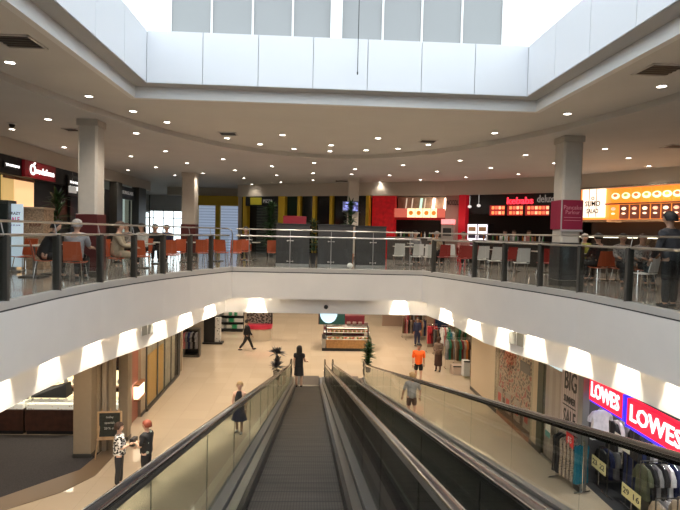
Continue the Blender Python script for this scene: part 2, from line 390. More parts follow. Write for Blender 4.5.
def slope_box(mb, x0, x1, dz0, dz1, ya, yb, level=(0,0)):
    """box following the incline, with level ends of the given lengths"""
    ys = [ya, yb] if level == (0,0) else [ya-level[0], ya, yb, yb+level[1]]
    ys = sorted(set(ys)); vs = []
    for y in ys:
        z = belt_z(y); vs += [(x0,y,z+dz0),(x1,y,z+dz0),(x1,y,z+dz1),(x0,y,z+dz1)]
    fs = [(3,2,1,0)[::-1]]; n = len(ys)
    for i in range(n-1):
        for k in range(4): fs.append((i*4+k, i*4+(k+1)%4, i*4+4+(k+1)%4, i*4+4+k))
    fs += [tuple(range(n*4-4, n*4))]
    mb.add(vs, fs)
def travelator(cx, hw, label, railmat, lab):
    t = thing('travelator', label, 'moving walkway', (0,0,0))
    def X(v): return cx+v
    mb = MB(); slope_box(mb, X(-.48), X(.48), -.06, 0, Y_TOP, Y_BOT); obj('belt', mb, M_belt, t)
    mb = MB(); mb.box(X(-.5),X(.5),Y_TOP-1.6,Y_TOP,-.02,.012); obj('landing_plate', mb, mat('landing_metal', (.10,.085,.07), .6, .2), t)
    mb = MB(); mb.box(X(-.5),X(.5),Y_BOT,Y_BOT+1.7,LO-.02,LO+.012); obj('landing_plate', mb, mat('landing_metal', (.10,.085,.07), .6, .2), t)
    mb = MB(); mb.box(X(-.48),X(.48),Y_BOT-.05,Y_BOT+.12,LO+.0,LO+.03); obj('comb_plate', mb, mat('comb_metal', (.45,.43,.38), .35, .9), t)
    mb = MB(); slope_box(mb, X(-hw-.03), X(hw+.03), -.75, -.07, Y_TOP, Y_BOT-2.8); obj('truss_cladding', mb, M_darkmet, t)
    for s in (-1, 1):
        a, b = sorted((X(s*.485), X(s*.53)))
        mb = MB(); slope_box(mb, a, b, -.05, .12, Y_TOP, Y_BOT, (1.2,1.0)); obj('skirt', mb, M_skirt, t)
        a, b = sorted((X(s*.53), X(s*.62)))
        mb = MB(); slope_box(mb, a, b, .06, .13, Y_TOP, Y_BOT, (1.2,1.0)); obj('inner_deck', mb, M_steel, t)
        a, b = sorted((X(s*.635), X(s*(hw+.03))))
        mb = MB(); slope_box(mb, a, b, -.08, .17, Y_TOP, Y_BOT, (1.2,1.0)); obj('outer_deck', mb, M_steel2, t)
        # glass panes
        ys = [Y_TOP-1.2, Y_TOP] + [Y_TOP+1.62*i for i in range(1,16)]
        ys = [y for y in ys if y < Y_BOT-.4] + [Y_BOT, Y_BOT+.9]
        gx_ = X(s*hw)
        for ya, yb in zip(ys, ys[1:]):
            mb = MB(); vs = []
            for y in (ya+.006, yb-.006):
                z = belt_z(y); vs += [(gx_-.006,y,z+.165),(gx_+.006,y,z+.165),(gx_+.006,y,z+.92),(gx_-.006,y,z+.92)]
            mb.add(vs, [(0,1,2,3),(7,6,5,4),(0,4,5,1),(1,5,6,2),(2,6,7,3),(3,7,4,0)])
            obj('glass_panel', mb, M_gouter if cx > 1 and s > 0 else M_gmid if (cx > 1) != (s > 0) else M_gtravel, t)
        # handrail with turned-down newel ends
        path = []
        for ang in range(-90, 91, 30): path.append((gx_, Y_TOP-1.2-.35*math.cos(R(ang)), .605+.33*math.sin(R(ang))))
        path.append((gx_, Y_TOP, .935)); k = 40
        for i in range(1, k): y = Y_TOP+(Y_BOT-Y_TOP)*i/k; path.append((gx_, y, belt_z(y)+.935))
        path.append((gx_, Y_BOT, LO+.935))
        for ang in range(90, -91, -30): path.append((gx_, Y_BOT+.9+.35*math.cos(R(ang)), LO+.605+.33*math.sin(R(ang))))
        mb = MB(); mb.tube(path, .040 if railmat[0 if s < 0 else 1] in (M_rubber, M_rail2) else .033, 12, flat=.8); sobj('handrail', mb, railmat[0 if s < 0 else 1], t, lab=lab)
        mb = MB(); slope_box(mb, gx_-.022, gx_+.022, .885, .915, Y_TOP, Y_BOT, (1.2,.9)); obj('handrail_track', mb, M_chrome, t)
        mb = MB(); mb.box(gx_-.02, gx_+.02, Y_BOT+.9, Y_BOT+.93, LO, LO+.935); obj('end_post', mb, M_darkmet, t)
    return t
M_rail2 = mat('bronze_handrail', (.14,.115,.09), .2, .7, coat=.4); M_rail3 = mat('pewter_handrail', (.42,.39,.36), .17, .95)
travelator(-.117, .735, 'left travelator with a ribbed grey belt and the woman in black near its foot', (M_rubber, M_rail3), None)
travelator(1.66, .70, 'right travelator, empty, between two glossy dark handrails', (M_rail3, M_rail2), None)
mb = MB(); slope_box(mb, .655, .925, -.3, .12, Y_TOP+.3, Y_BOT, (0,1.0)); tag(obj('centre_cover', mb, M_black), 'black sloping cover strip added to darken the gap between the two travelators', 'cover')  # dark strip added to darken what shows between the travelators
# ---------------------------------------------------------------- glass balustrade round the void
def pos_on(path, px):      # point of a plan line seen at pixel column px (at eye height)
    best = None
    for a, b in zip(path, path[1:]):
        p = PW(px, 250, a, b); t = (Vector((p.x,p.y))-Vector(a)).dot(Vector(b)-Vector(a))/((Vector(b)-Vector(a)).length_squared)
        if -.01 <= t <= 1.01 and p.y > 0: return (p.x, p.y), (Vector(b)-Vector(a)).normalized()
    return None, None
G = offs(VOID, .07)
gl_, gc_, gr_ = offs(VL,.07), offs(VC,.07), offs(VR_,.07)
gl_[-1] = gc_[0] = (-2.62, 17.97); gc_[-1] = gr_[0] = (3.62, 17.97)
def resample(path, n):
    P = [Vector(p) for p in path]; L = [0]
    for a, b in zip(P, P[1:]): L.append(L[-1]+(b-a).length)
    out = []
    for i in range(n+1):
        s = L[-1]*i/n; j = 0
        while j < len(L)-2 and L[j+1] < s: j += 1
        out.append(tuple(P[j].lerp(P[j+1], (s-L[j])/(L[j+1]-L[j]))))
    return out
def balustrade(path, label, posts, thin, bend=None):
    t = thing('glass_balustrade', label, 'balustrade', (0,0,0))
    mb = MB(); mb.tube([(p[0],p[1],1.05) for p in path], .026, 10); sobj('top_rail', mb, M_steel, t)
    inn = offs(path, .05); up = [(p[0],p[1],1.27) for p in inn]
    if bend: up = up + [(inn[-1][0]+.12,inn[-1][1]+.0,1.22),(inn[-1][0]+.15,inn[-1][1],1.1),(inn[-1][0]+.15,inn[-1][1],.05)]
    mb = MB(); mb.tube(up, .02, 8); sobj('handrail', mb, M_steel, t)
    P = []
    for px in posts:
        q, d = pos_on(path, px)
        if q: P.append((q, d))
    # posts outside the frame, to the near end
    d = Vector(path[1])-Vector(path[0])
    for (x, y), dd in P:
        n = Vector((-dd.y, dd.x)); ang = math.atan2(dd.y, dd.x)
        mb = MB(); M3 = Matrix.Rotation(ang, 3, 'Z')
        if thin:
            mb.bbox((x,y,.53), (.022,.05,1.03), .004, M3)
            o = obj('post', mb, M_steel2, t)
            for zz in (.25,.92):
                for s in (-1,1):
                    m2_ = MB(); c = Vector((x,y))+dd*s*.09
                    m2_.tube([(x,y,zz),(c.x,c.y,zz)], .008, 6); m2_.ball((c.x,c.y,zz), .022, 8, 5); obj('spider_fitting', m2_, M_steel, o)
        else:
            mb.bbox((x,y,.53), (.075,.14,1.05), .008, M3)
            o = obj('post', mb, M_darkmet, t)
        m3 = MB(); m3.tube([(x,y,1.03),(x+n.x*.05,y+n.y*.05,1.26)], .009, 6); obj('rail_bracket', m3, M_steel2, o)
    pts = resample(path, 14 if not thin else 4)
    for a, b in zip(pts, pts[1:]):
        A, B = Vector(a), Vector(b); dd = (B-A).normalized(); A += dd*.012; B -= dd*.012
        mb = MB(); mb.ribbon([tuple(A),tuple(B)], offs([tuple(A),tuple(B)], .012), .035, 1.03); obj('glass_panel', mb, M_glass, t)
    return t
gl_[-1]=(-2.70,17.75); gc_[0]=(-2.5,17.97); gc_[-1]=(3.5,17.97); gr_[0]=(3.72,17.75)
balustrade(gl_, 'glass balustrade with dark posts along the left edge of the void', [-45,-20,4,57,100,134,163,190,211], False, True)
balustrade(gc_, 'straight glass balustrade with slim posts across the far end of the void', [249,290,331,373,410], True)
balustrade(gr_, 'glass balustrade with dark posts along the right edge of the void', [434,475,505,541,581,630,690], False)
# ---------------------------------------------------------------- columns upstairs
def column(px, y0, y1w, top_px, label, band=None):
    pass
colroots = []
def col_up(cx, cy, w, d, label, wrap=None):
    t = thing('column', label, 'column', (cx,cy,0))
    mb = MB(); mb.bbox((0,0,CFAR/2), (w,d,CFAR), .05); obj('shaft', mb, M_colpaint, t)
    mb = MB(); mb.bbox((0,0,CFAR-.08), (w+.04,d+.04,.16), .01); obj('capital', mb, M_colpaint, t)
    mb = MB(); mb.bbox((0,0,.07), (w+.04,d+.04,.14), .01); obj('plinth', mb, M_darkmet, t)
    if wrap:
        mb = MB(); mb.bbox((0,0,(wrap[0]+wrap[1])/2), (w+.05,d+.05,wrap[1]-wrap[0]), .01); obj('wrap', mb, wrap[2], t, lab=wrap[3])
    return t
M_maroon = mat('maroon_panel', (.10,.02,.02), .4)
col_up(-5.44, 13.75, .46, .52, 'beige square column behind the left railing with a dark red base wrap', (.15,1.52,M_maroon,'dark red wrap'))
cR = col_up(6.47, 13.85, .50, .56, 'grey square column with a crimson banner behind the right railing', (.15,1.1,M_dark,'dark base wrap'))
col_up(-5.69, 25.6, .62, .62, 'far beige column left of the yellow framed shop', (.15,1.45,M_maroon,'dark red wrap'))
col_up(1.80, 25.6, .5, .5, 'far narrow column carrying a television screen', None)
# ================================================================ lights
WORLD, EXPO = 2.7, 0.3
# upstairs downlights
DL = [(9.9,62),(89,96),(133,111),(167,122),(48,119),(12,129),(136,133),(64,147),(131,156),(165.5,151),(128,170),(156,167),(187,163),(227,138),(223,159),(203,173),(235,170),(175,175),(102,160),
(282.5,134.7),(260,144),(294,148.7),(331,145),(330,151),(378,138),(366,150),(398,148.5),(272,166),(314,162.7),(313,173),(277,175),(244,178),(252,184),(281,182),(313,180),(355,169),(351.5,174),(389.6,175),(380,182),
(494.7,132.8),(567.5,113.5),(428.6,144.4),(403,165),(460,160.3),(525.7,154.8),(437,171.4),(490.7,167.7),(554.5,163),(420.6,179.6),(466,177),(518.5,174),(661.7,86),(605,148.6),(628.5,157.8),(648.8,165.8)]
def in_arc(x, y): return y < 6 and -5.92 < x < 6.88 or ((x-.48)/6.4)**2+((max(y,6)-6)/13.2)**2 < 1
pts = []
for px, py in DL:
    p = PZ(px, py, CFAR)
    if in_arc(p.x, p.y): p = PZ(px, py, CNEAR)
    pts.append((px, py, p))
M_rim = mat('white_lamp_rim', (.75,.73,.70), .4)
dl0 = thing('ceiling_light', 'x', 'light', (0,0,0)); 
mb = MB(); mb.lathe([(.075,.0),(.1,-.002),(.1,-.012),(.078,-.014),(.075,-.004)], 20); sobj('frame', mb, M_rim, dl0)
mb = MB(); mb.lathe([(.001,-.006),(.074,-.006),(.074,-.003),(.001,-.003)], 20); obj('diffuser', mb, M_lamp, dl0)
rows = {}
for q in sorted(pts, key=lambda q: q[2].y): rows.setdefault(int(q[2].y//2.6), []).append(q)
first = True
for ri, k in enumerate(sorted(rows)):
    for i, (px, py, p) in enumerate(sorted(rows[k], key=lambda q: q[0])):
        lab = 'round recessed ceiling downlight, %s from the left in the %s row back' % (nth(i), nth(ri))
        if first: o = dl0; o.location = p; o['label'] = lab; first = False
        else: o = dup(dl0, p, 0, lab)
        o['group'] = 'recessed downlights in the upper ceiling'
        spot('lamp', (p.x,p.y,p.z-.05), 85 if p.y < 26 else 14, 130, (1,.88,.74), .8, .07)
# wall-washing lamps in the recess round the void
RS = offs(VOID, .30)
SC = [(-25,0),(5,0),(56,0),(98,0),(133,0),(163,0),(190,0),(214,0),(257,1),(402,1),(445,2),(473,2),(505,2),(535,2),(579,2),(628,2),(679,2),(740,2)]
wl0 = None
for i, (px, side) in enumerate(SC):
    q, d = pos_on(offs((VL,VC,VR_)[side], .30), px)
    if not q: continue
    n = Vector((-d.y, d.x)); p = Vector((q[0],q[1],-.50))
    lab = 'small recessed wall washer lamp under the slab edge, %s from the left' % nth(i)
    if wl0 is None:
        wl0 = thing('wall_washer', lab, 'light', p, 0, 'wall washers round the void')
        mb = MB(); mb.lathe([(.045,0),(.06,-.002),(.06,-.012),(.045,-.014)], 14); obj('frame', mb, M_rim, wl0)
        mb = MB(); mb.lathe([(.001,-.008),(.044,-.008),(.044,-.004),(.001,-.004)], 14); obj('diffuser', mb, M_lamp, wl0)
    else: dup(wl0, p, 0, lab)
    spot('washer_lamp', (p.x,p.y,p.z-.03), 800, 46, (1,.88,.70), .5, .02, (n.x*.16,n.y*.16,-1)); spot('washer_spill', (p.x,p.y,p.z-.03), 45, 150, (1,.88,.70), .8, .03)
# downstairs lamps
n = 0; ll0 = None
for y in (20,23.5,27,30.5,34,38,43):
    for x in (-4.2,-1.2,1.8,4.8):
        if y < 19 : continue
        n += 1; p = Vector((x,y,-1.5)); lab = 'recessed ceiling lamp of the lower mall, %s row back, %s from the left' % (nth((n-1)//4), nth((n-1)%4))
        if ll0 is None:
            ll0 = thing('ceiling_light', lab, 'light', p, 0, 'lower mall ceiling lamps')
            mb = MB(); mb.lathe([(.09,0),(.12,-.002),(.12,-.012),(.09,-.014)], 16); obj('frame', mb, M_rim, ll0)
            mb = MB(); mb.lathe([(.001,-.008),(.088,-.008),(.088,-.004),(.001,-.004)], 16); obj('diffuser', mb, mat('bright_lamp_diffuser', (1,1,1), .5, emit=(1,.9,.72), es=70), ll0)
        else: dup(ll0, p, 0, lab)
        spot('mall_lamp', (p.x,p.y,p.z-.05), 210, 130, (1,.84,.66), .6, .09)
for x in (-5.6,-9.5,7.4,10.5):
    for y in (3,7,10.5,14,18):
        n += 1; p = Vector((x,y,-1.5)); dup(ll0, p, 0, 'recessed ceiling lamp over the lower %s shops, %s from the near end' % ('left' if x<0 and x>-8 else 'far left' if x<0 else 'right' if x<9 else 'far right', nth((3,7,10.5,14,18).index(y))))
        spot('shop_lamp', (p.x,p.y,p.z-.05), 130, 130, WARM if x < 0 else NEUT, .6, .09)
# ================================================================ shop fronts upstairs
class Wall:
    def __init__(s, a, b): s.a = Vector(a); s.b = Vector(b); s.d = (s.b-s.a).normalized(); s.ang = math.atan2(s.d.y, s.d.x); s.L = (s.b-s.a).length
    def sz(s, px, py):
        p = PW(px, py, tuple(s.a), tuple(s.b)); return (Vector((p.x,p.y))-s.a).dot(s.d), p.z
    def rect(s, x0, y0, x1, y1):
        m = (x0+x1)/2; return s.sz(x0, y0)[0], s.sz(x1, y1)[0], s.sz(m, y1)[1], s.sz(m, y0)[1]
    def at(s, t, z=0, off=0):
        n = Vector((s.d.y, -s.d.x)); p = s.a+s.d*t+n*off; return Vector((p.x, p.y, z))
    def thing(s, name, label, cat, x0, y0, x1, y1, off=0, group=None, base=None, top=None):
        a, b, z0, z1 = s.rect(x0, y0, x1, y1)
        if base is not None: z0 = base
        if top is not None: z1 = top
        t = thing(name, label, cat, s.at((a+b)/2, z0, off), s.ang, group); return t, abs(b-a), z1-z0
    def slab(s, mb, s0, s1, z0, z1, d0, d1):
        c = s.at((s0+s1)/2, (z0+z1)/2, (d0+d1)/2); return mb.bbox(tuple(c), (abs(s1-s0), abs(d1-d0), abs(z1-z0)), .004, Matrix.Rotation(s.ang, 3, 'Z'))
def B(w0, w1, d0, d1, z0, z1, b=.006):   # local box: x, depth in front, z
    mb = MB(); mb.bbox(((w0+w1)/2, -(d0+d1)/2, (z0+z1)/2), (abs(w1-w0), abs(d1-d0), abs(z1-z0)), b); return mb
def TL(x, z, d): return frame((x, -d, z), (1,0,0))
def emat(name, col, es, base=None): return mat(name, base or tuple(min(1,c) for c in col), .5, emit=col, es=es)
E_white = emat('lit_white_lettering', (1,.97,.93), 1.4)
M_wht = mat('white_plastic', (.75,.75,.74), .4)
M_wall = mat('shop_bulkhead_paint', (.62,.56,.48), .75)
W1 = Wall((-9.3, 9), (-9.3, 31)); W1b = Wall((-9.3,31), (-10.2,39))
WE = Wall((-16, 42), (-4.2, 42)); WY = Wall((-9.0,34.6), (-4.2,34.2))
WB = Wall((-4.2,31.5), (1.9,28.2)); WC = Wall((1.9,28.2), (6.3,26.2)); WD = Wall((6.3,26.2), (10.6,22.4)); WS = Wall((10.6,22.4), (14.6,15.0))
bh = MB()
def bulk(w, zb, zt=CFAR, d=.5, base=None):
    w.slab(bh, 0, w.L, zb, zt, -.3, .25)
bulk(W1, 3.28); bulk(WY, 3.3); bulk(WB, 3.12); bulk(WC, 3.12); bulk(WD, 3.12); bulk(WS, 3.18)
struct('wall_shop_bulkheads', bh, M_wall)
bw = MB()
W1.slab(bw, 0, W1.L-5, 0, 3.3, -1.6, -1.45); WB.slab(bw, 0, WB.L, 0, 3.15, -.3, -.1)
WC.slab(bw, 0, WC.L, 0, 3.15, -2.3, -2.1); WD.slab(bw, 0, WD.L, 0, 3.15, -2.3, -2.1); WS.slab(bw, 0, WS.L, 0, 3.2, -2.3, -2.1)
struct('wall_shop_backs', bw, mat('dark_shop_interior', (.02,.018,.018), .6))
# closing walls so that no sky shows between the shops
cw = MB(); cw.box(-16,-9.35,31,31.2,0,3.78); cw.box(-4.3,-4.1,31.5,YF,0,3.78); cw.box(14.6,18,14.8,15,0,3.8); cw.box(-16,-9.4,8.8,9,0,3.8)
cw.box(-4.2,18,YF-.2,YF,0,3.8)
struct('wall_shop_sides', cw, M_wall)
# ---- exit doors far left, daylight behind
mb = MB(); WE.slab(mb, 0, WE.L, 2.55, 3.78, -.2, 0); WE.slab(mb, 0, 3.2, 0, 2.6, -.2, 0)
for x_ in (6.2, 8.4): WE.slab(mb, x_, x_+.5, 0, 2.6, -.2, .02)
struct('wall_far_exit', mb, mat('pale_exit_wall', (.7,.7,.68), .6))
for i, (s0, s1) in enumerate(((3.2,6.2),(6.7,8.4),(8.9,11.8))):
    w_ = bpy.data.objects.new('window_%d' % (4+i), None); COL.objects.link(w_); w_['kind'] = 'structure'
    mb = MB(); n_ = round((s1-s0)/.75)
    for k in range(n_+1): q = s0+(s1-s0)*k/n_; WE.slab(mb, q-.03, q+.03, 0, 2.55, -.05, .0)
    WE.slab(mb, s0, s1, 2.0, 2.06, -.05, .01); WE.slab(mb, s0, s1, 0, .1, -.05, .01)
    obj('window_frame', mb, M_steel2, w_)
    mb = MB(); WE.slab(mb, s0, s1, 0, 2.55, -.03, -.02); obj('window_pane', mb, M_glass, w_)
# ---- left row
t, w, h = W1.thing('shop_sign', 'dark red illuminated phone shop sign on the left wall', 'sign', 13, 163, 45, 179)
obj('sign_box', B(-w/2,w/2,.26,.36,0,h), mat('dark_red_sign', (.22,.008,.015), .3, emit=(.4,.01,.02), es=.05), t)
mb = MB(); n_=24; r0_, r1_ = h*.20, h*.33; cx_ = -w*.27
for k in range(n_):
    a0, a1 = 2*PI*k/n_, 2*PI*(k+1)/n_
    mb.add([(cx_+r*math.cos(a), d, h/2+r*math.sin(a)) for d in (-.36,-.38) for r, a in ((r0_,a0),(r1_,a0),(r1_,a1),(r0_,a1))], [(0,1,2,3),(7,6,5,4),(0,4,5,1),(1,5,6,2),(2,6,7,3),(3,7,4,0)])
mb.tube([(cx_, -.37, h/2+r1_*.7),(cx_+r1_*.8,-.37,h*.93)], .03, 6)
obj('emblem', mb, E_white, t)
lettering('sign_lettering', 'vodafone', h*.55, E_white, t, TL(w*.13, h*.47, .365), .012, w*.62, True)
t, w, h = W1.thing('shop_fascia', 'long black fascia board above the left shops', 'fascia', 0, 160, 76, 178, base=2.75, top=3.28)
t.location = W1.at(9.5, 2.72); obj('board', B(-9,4.0,.0,.24,0,.55), M_black, t)
t, w, h = W1.thing('shop_lettering', 'small white letters on black board at left edge of the view', 'lettering', -6, 162, 12, 169)
obj('backing', B(-w/2,w/2,.25,.27,0,h), M_black, t); lettering('sign_lettering', 'THOMAS', h*.5, E_white, t, TL(0,h/2,.275), .01, w*.8, True)
t, w, h = W1.thing('shop_sign', 'white two-line lettering on the black shopfront left of the column', 'sign', 59, 176, 73.5, 196)
obj('sign_box', B(-w/2,w/2,.26,.34,0,h), M_black, t)
lettering('sign_lettering', 'THE OLD', h*.17, E_white, t, TL(-w*.1,h*.66,.345), .01, w*.6); lettering('sign_lettering', 'BARBERS', h*.30, E_white, t, TL(0,h*.36,.345), .01, w*.85)
E_tan = emat('lit_tan_panel', (1,.62,.30), .75, (.6,.4,.22))
a0, a1, z0, z1 = W1.rect(0.5, 180, 12, 240); 
t, w, h = W1.thing('light_panel', 'glowing tan panel inside the phone shop, ochre and narrow', 'panel', 0.5, 178, 12, 240, 0, base=0.0, top=2.7)
obj('panel', B(-w/2,w/2,0,.06,0,h), emat('lit_ochre_panel', (.85,.55,.2), .5, (.5,.35,.15)), t); obj('panel_frame', B(-w/2,w/2,.06,.09,h-.08,h), M_wood, t)
t, w, h = W1.thing('light_panel', 'glowing peach coloured wall panel under the phone shop sign', 'panel', 12.5, 180, 32, 240, 0, base=0.0, top=2.7)
obj('panel', B(-w/2,w/2,0,.06,0,h), E_tan, t); obj('panel_frame', B(-w/2,w/2,.06,.09,h-.08,h), M_wood, t)
mb = MB(); s0_, s1_ = W1.sz(32.5,200)[0], W1.sz(76,200)[0]; W1.slab(mb, s0_, s1_, 0, 2.75, -.2, 0)
W1.slab(mb, W1.sz(104,200)[0]-3.6, W1.sz(112,200)[0], 0, 2.9, -.4, .1); struct('wall_black_shopfront', mb, M_black)
# pillars and further left shops
for (x0, x1, yt, lab) in ((107,112,184,'slim dark pillar just right of the beige column'),(130,137,189,'dark pillar between the left shops near the exit')):
    t, w, h = W1.thing('shop_pillar', lab, 'pillar', x0, yt, x1, 240, .1, base=0, top=3.28)
    obj('shaft', B(-w/2,w/2,0,.35,0,h), M_darkmet, t); obj('base', B(-w/2-.02,w/2+.02,-.02,.37,0,.15), M_black, t)
t, w, h = W1.thing('shop_sign', 'dark bordered shop sign with faint grey letters beside the far left pillar', 'sign', 114, 187, 128.5, 199)
obj('sign_box', B(-w/2,w/2,.05,.3,0,h), M_dark, t); lettering('sign_lettering', 'SUNGLASS', h*.4, mat('grey_letters', (.3,.28,.27), .5, emit=(.3,.28,.26), es=.4), t, TL(0,h/2,.305), .01, w*.75)
t, w, h = W1.thing('shop_window', 'bluish lit shop window beneath the dark bordered sign', 'shop window', 112.5, 200, 129, 240, 0, base=0, top=2.6)
E_blue = emat('lit_display_blue', (.62,.78,.85), .55)
obj('display_back', B(-w/2,w/2,-1.2,-1.15,0,h), E_blue, t); obj('pane', B(-w/2,w/2,0,.02,0,h), M_glass, t)
for k in range(3): obj('mullion', B(-w/2+w*k/2-.03,-w/2+w*k/2+.03,-.02,.06,0,h), M_darkmet, t)
for k in range(3): obj('shelf', B(-w/2+.05,w/2-.05,-1.1,-.8,.6+k*.55,.63+k*.55), M_wht, t)
t, w, h = W1.thing('shop_window', 'pale green lit shop window nearest the far left exit', 'shop window', 138, 194, 149, 240, 0, base=0, top=3.1)
obj('display_back', B(-w/2,w/2,-1.2,-1.15,0,h), emat('lit_display_green', (.62,.74,.70), .5), t); obj('pane', B(-w/2,w/2,0,.02,0,h), M_glass, t)
for k in range(2): obj('mullion', B(-w/2+w*k-.03,-w/2+w*k+.03,-.02,.06,0,h), M_darkmet, t)
obj('transom', B(-w/2,w/2,-.02,.06,2.1,2.2), M_darkmet, t)
# free standing boards in front of the phone shop
t = thing('poster_stand', 'pale blue poster board with pink and grey lettering by the left railing', 'poster', PZ(15,268,0)*1.0, R(75))
p = PY(15,250,14.8); t.location = (p.x, 14.8, 0); w = 14.5/550*15.2; h = PY(15,204,14.8).z
t.rotation_euler.z = R(12)
obj('board', B(-w/2,w/2,0,.05,.12,h), emat('poster_pale_blue', (.55,.68,.78), .45), t); obj('foot', B(-w/2,w/2,-.2,.25,0,.04), M_steel2, t)
obj('post', B(-.03,.03,-.05,-.01,0,h), M_steel2, t)
lettering('poster_lettering', 'CRAZY', h*.06, M_dark, t, TL(0,h*.86,.055), .004, w*.7, True); lettering('poster_lettering', 'SALE', h*.10, mat('pink_ink', (.75,.03,.25), .5), t, TL(0,h*.77,.055), .004, w*.62, True)
lettering('poster_lettering', 'sale on now', h*.04, M_dark, t, TL(0,h*.69,.055), .004, w*.7)
t = thing('timber_kiosk', 'speckled timber kiosk counter behind the left railing, beside the blue poster', 'kiosk', (0,0,0)); p = PY(32.5,240,15.6); t.location = (p.x, 15.6, 0)
w = 20.5/550*15.9; h = PY(32,207,15.6).z
obj('body', B(-w/2,w/2,-.6,.0,0,h-.06), mat('speckled_timber', (.42,.30,.20), .5, noise=.5, nscale=22), t); obj('top', B(-w/2-.03,w/2+.03,-.63,.03,h-.06,h), mat('pale_timber', (.5,.38,.26), .4), t)
lettering('sign_lettering', 'SCOOP', .17, mat('brown_ink', (.2,.06,.03), .5), t, TL(w*.12,h*.72,.005), .005, w*.55, True)
t = thing('display_cabinet', 'dark patterned display cabinet at the left edge beside the blue poster', 'cabinet', (0,0,0)); p = PY(2,240,14.6); t.location = (p.x, 14.6, 0); h = PY(2,200,14.6).z
obj('body', B(-.4,.16,-.4,0,0,h), mat('dark_speckled_cabinet', (.06,.065,.06), .3, noise=.6, nscale=30), t); obj('door', B(-.37,.13,.0,.02,.1,h-.1), mat('dark_glass_door', (.04,.05,.05), .1), t)
# small hanging sign and tiny red figure sign
t, w, h = W1.thing('hanging_sign', 'small pale grey sign jutting from the black shopfront', 'sign', 51, 186, 58.5, 192.5, .6)
obj('panel', B(-w/2,w/2,0,.05,0,h), mat('pale_grey_sign', (.5,.5,.48), .5, emit=(.5,.5,.48), es=.3), t); mb = MB(); mb.tube([(0,-.02,h),(0,-.02,h+.5)], .01, 6); obj('hanger', mb, M_steel2, t)
t, w, h = W1.thing('lit_sign', 'small red and orange lit sign at the left edge of the column', 'sign', 67, 205, 73.6, 219, .4)
obj('red_face', B(-w/2,w/2,0,.05,h*.45,h), emat('lit_red', (1,.12,.06), .9), t); obj('orange_face', B(-w/2*.7,w/2*.9,0,.05,0,h*.42), emat('lit_orange', (1,.4,.03), .7), t)
# ---- yellow framed shop with roller grilles
E_grille = mat_bands('blue_white_grille', (.45,.50,.60), (.22,.26,.36), .17, 2, .55, .4)
b_ = E_grille.node_tree.nodes['Principled BSDF']; b_.inputs['Emission Color'].default_value = (.5,.62,.85,1); b_.inputs['Emission Strength'].default_value = .35
s0_, s1_ = WY.sz(197,210)[0], WY.sz(246,210)[0]
t = thing('shopfront', 'yellow framed shop closed by pale blue striped roller grilles', 'shop front', WY.at((s0_+s1_)/2), WY.ang)
w = s1_-s0_; zt = WY.sz(222,198)[1]; zb = WY.sz(222,206)[1]
obj('header', B(-w/2,w/2,.05,.5,zb,zt+.1), M_yellow, t)
def lx(W, px, c): return W.sz(px, 210)[0]-c
for px0, px1 in ((197,199.5),(217,221.5),(243,247)):
    a, b = lx(WY,px0,(s0_+s1_)/2), lx(WY,px1,(s0_+s1_)/2); obj('post', B(a,b,.05,.4,0,zb), M_yellow, t)
for px0, px1 in ((199.5,217),(221.5,243)):
    a, b = lx(WY,px0,(s0_+s1_)/2), lx(WY,px1,(s0_+s1_)/2); obj('roller_grille', B(a,b,.1,.16,0,zb), E_grille, t)
# ---- black and yellow shop behind the planters
c_ = WB.L/2; t = thing('shopfront', 'black glazed shopfront with slim yellow posts behind the dark screens', 'shop front', WB.at(c_), WB.ang)
zt = 3.12
for px0, px1 in ((281,287.5),(300,302.8),(315,318),(332,335),(368,371)):
    a, b = lx(WB,px0,c_), lx(WB,px1,c_); obj('post', B(a,b,.0,.3,0,zt), M_yellow, t)
for px0, px1, cc in ((288,300,(.012,.03,.018)),(303,315,(.01,.012,.012)),(318,332,(.012,.012,.014)),(335,368,(.01,.012,.012))):
    a, b = lx(WB,px0,c_), lx(WB,px1,c_); obj('dark_pane', B(a,b,.05,.1,0,zt), mat('dark_glass_%d' % px0, cc, .12), t)
a, b = lx(WB,258,c_), lx(WB,281,c_); obj('roller_shutter', B(a,b,.05,.12,0,2.62), mat_bands('grey_shutter', (.10,.11,.10), (.035,.04,.04), .16, 2, .6, .5), t)
a, b = lx(WB,249,c_), lx(WB,281,c_); obj('header', B(a,b,.1,.34,2.6,zt), M_black, t)
a, b = lx(WB,254,c_), lx(WB,265,c_); obj('yellow_sign', B(a,b,.34,.38,2.66,3.05), mat('olive_yellow_sign', (.45,.38,.03), .5, emit=(.5,.42,.03), es=.15), t)
a, b = lx(WB,266,c_), lx(WB,276,c_); lettering('sign_lettering', 'PIZZA', .26, mat('grey_letters', (.3,.28,.27), .5), t, TL((a+b)/2, 2.85, .345), .01, (b-a)*.9)
a, b = lx(WB,246,c_), lx(WB,250,c_); obj('post', B(a,b,.0,.3,0,zt), M_yellow, t)
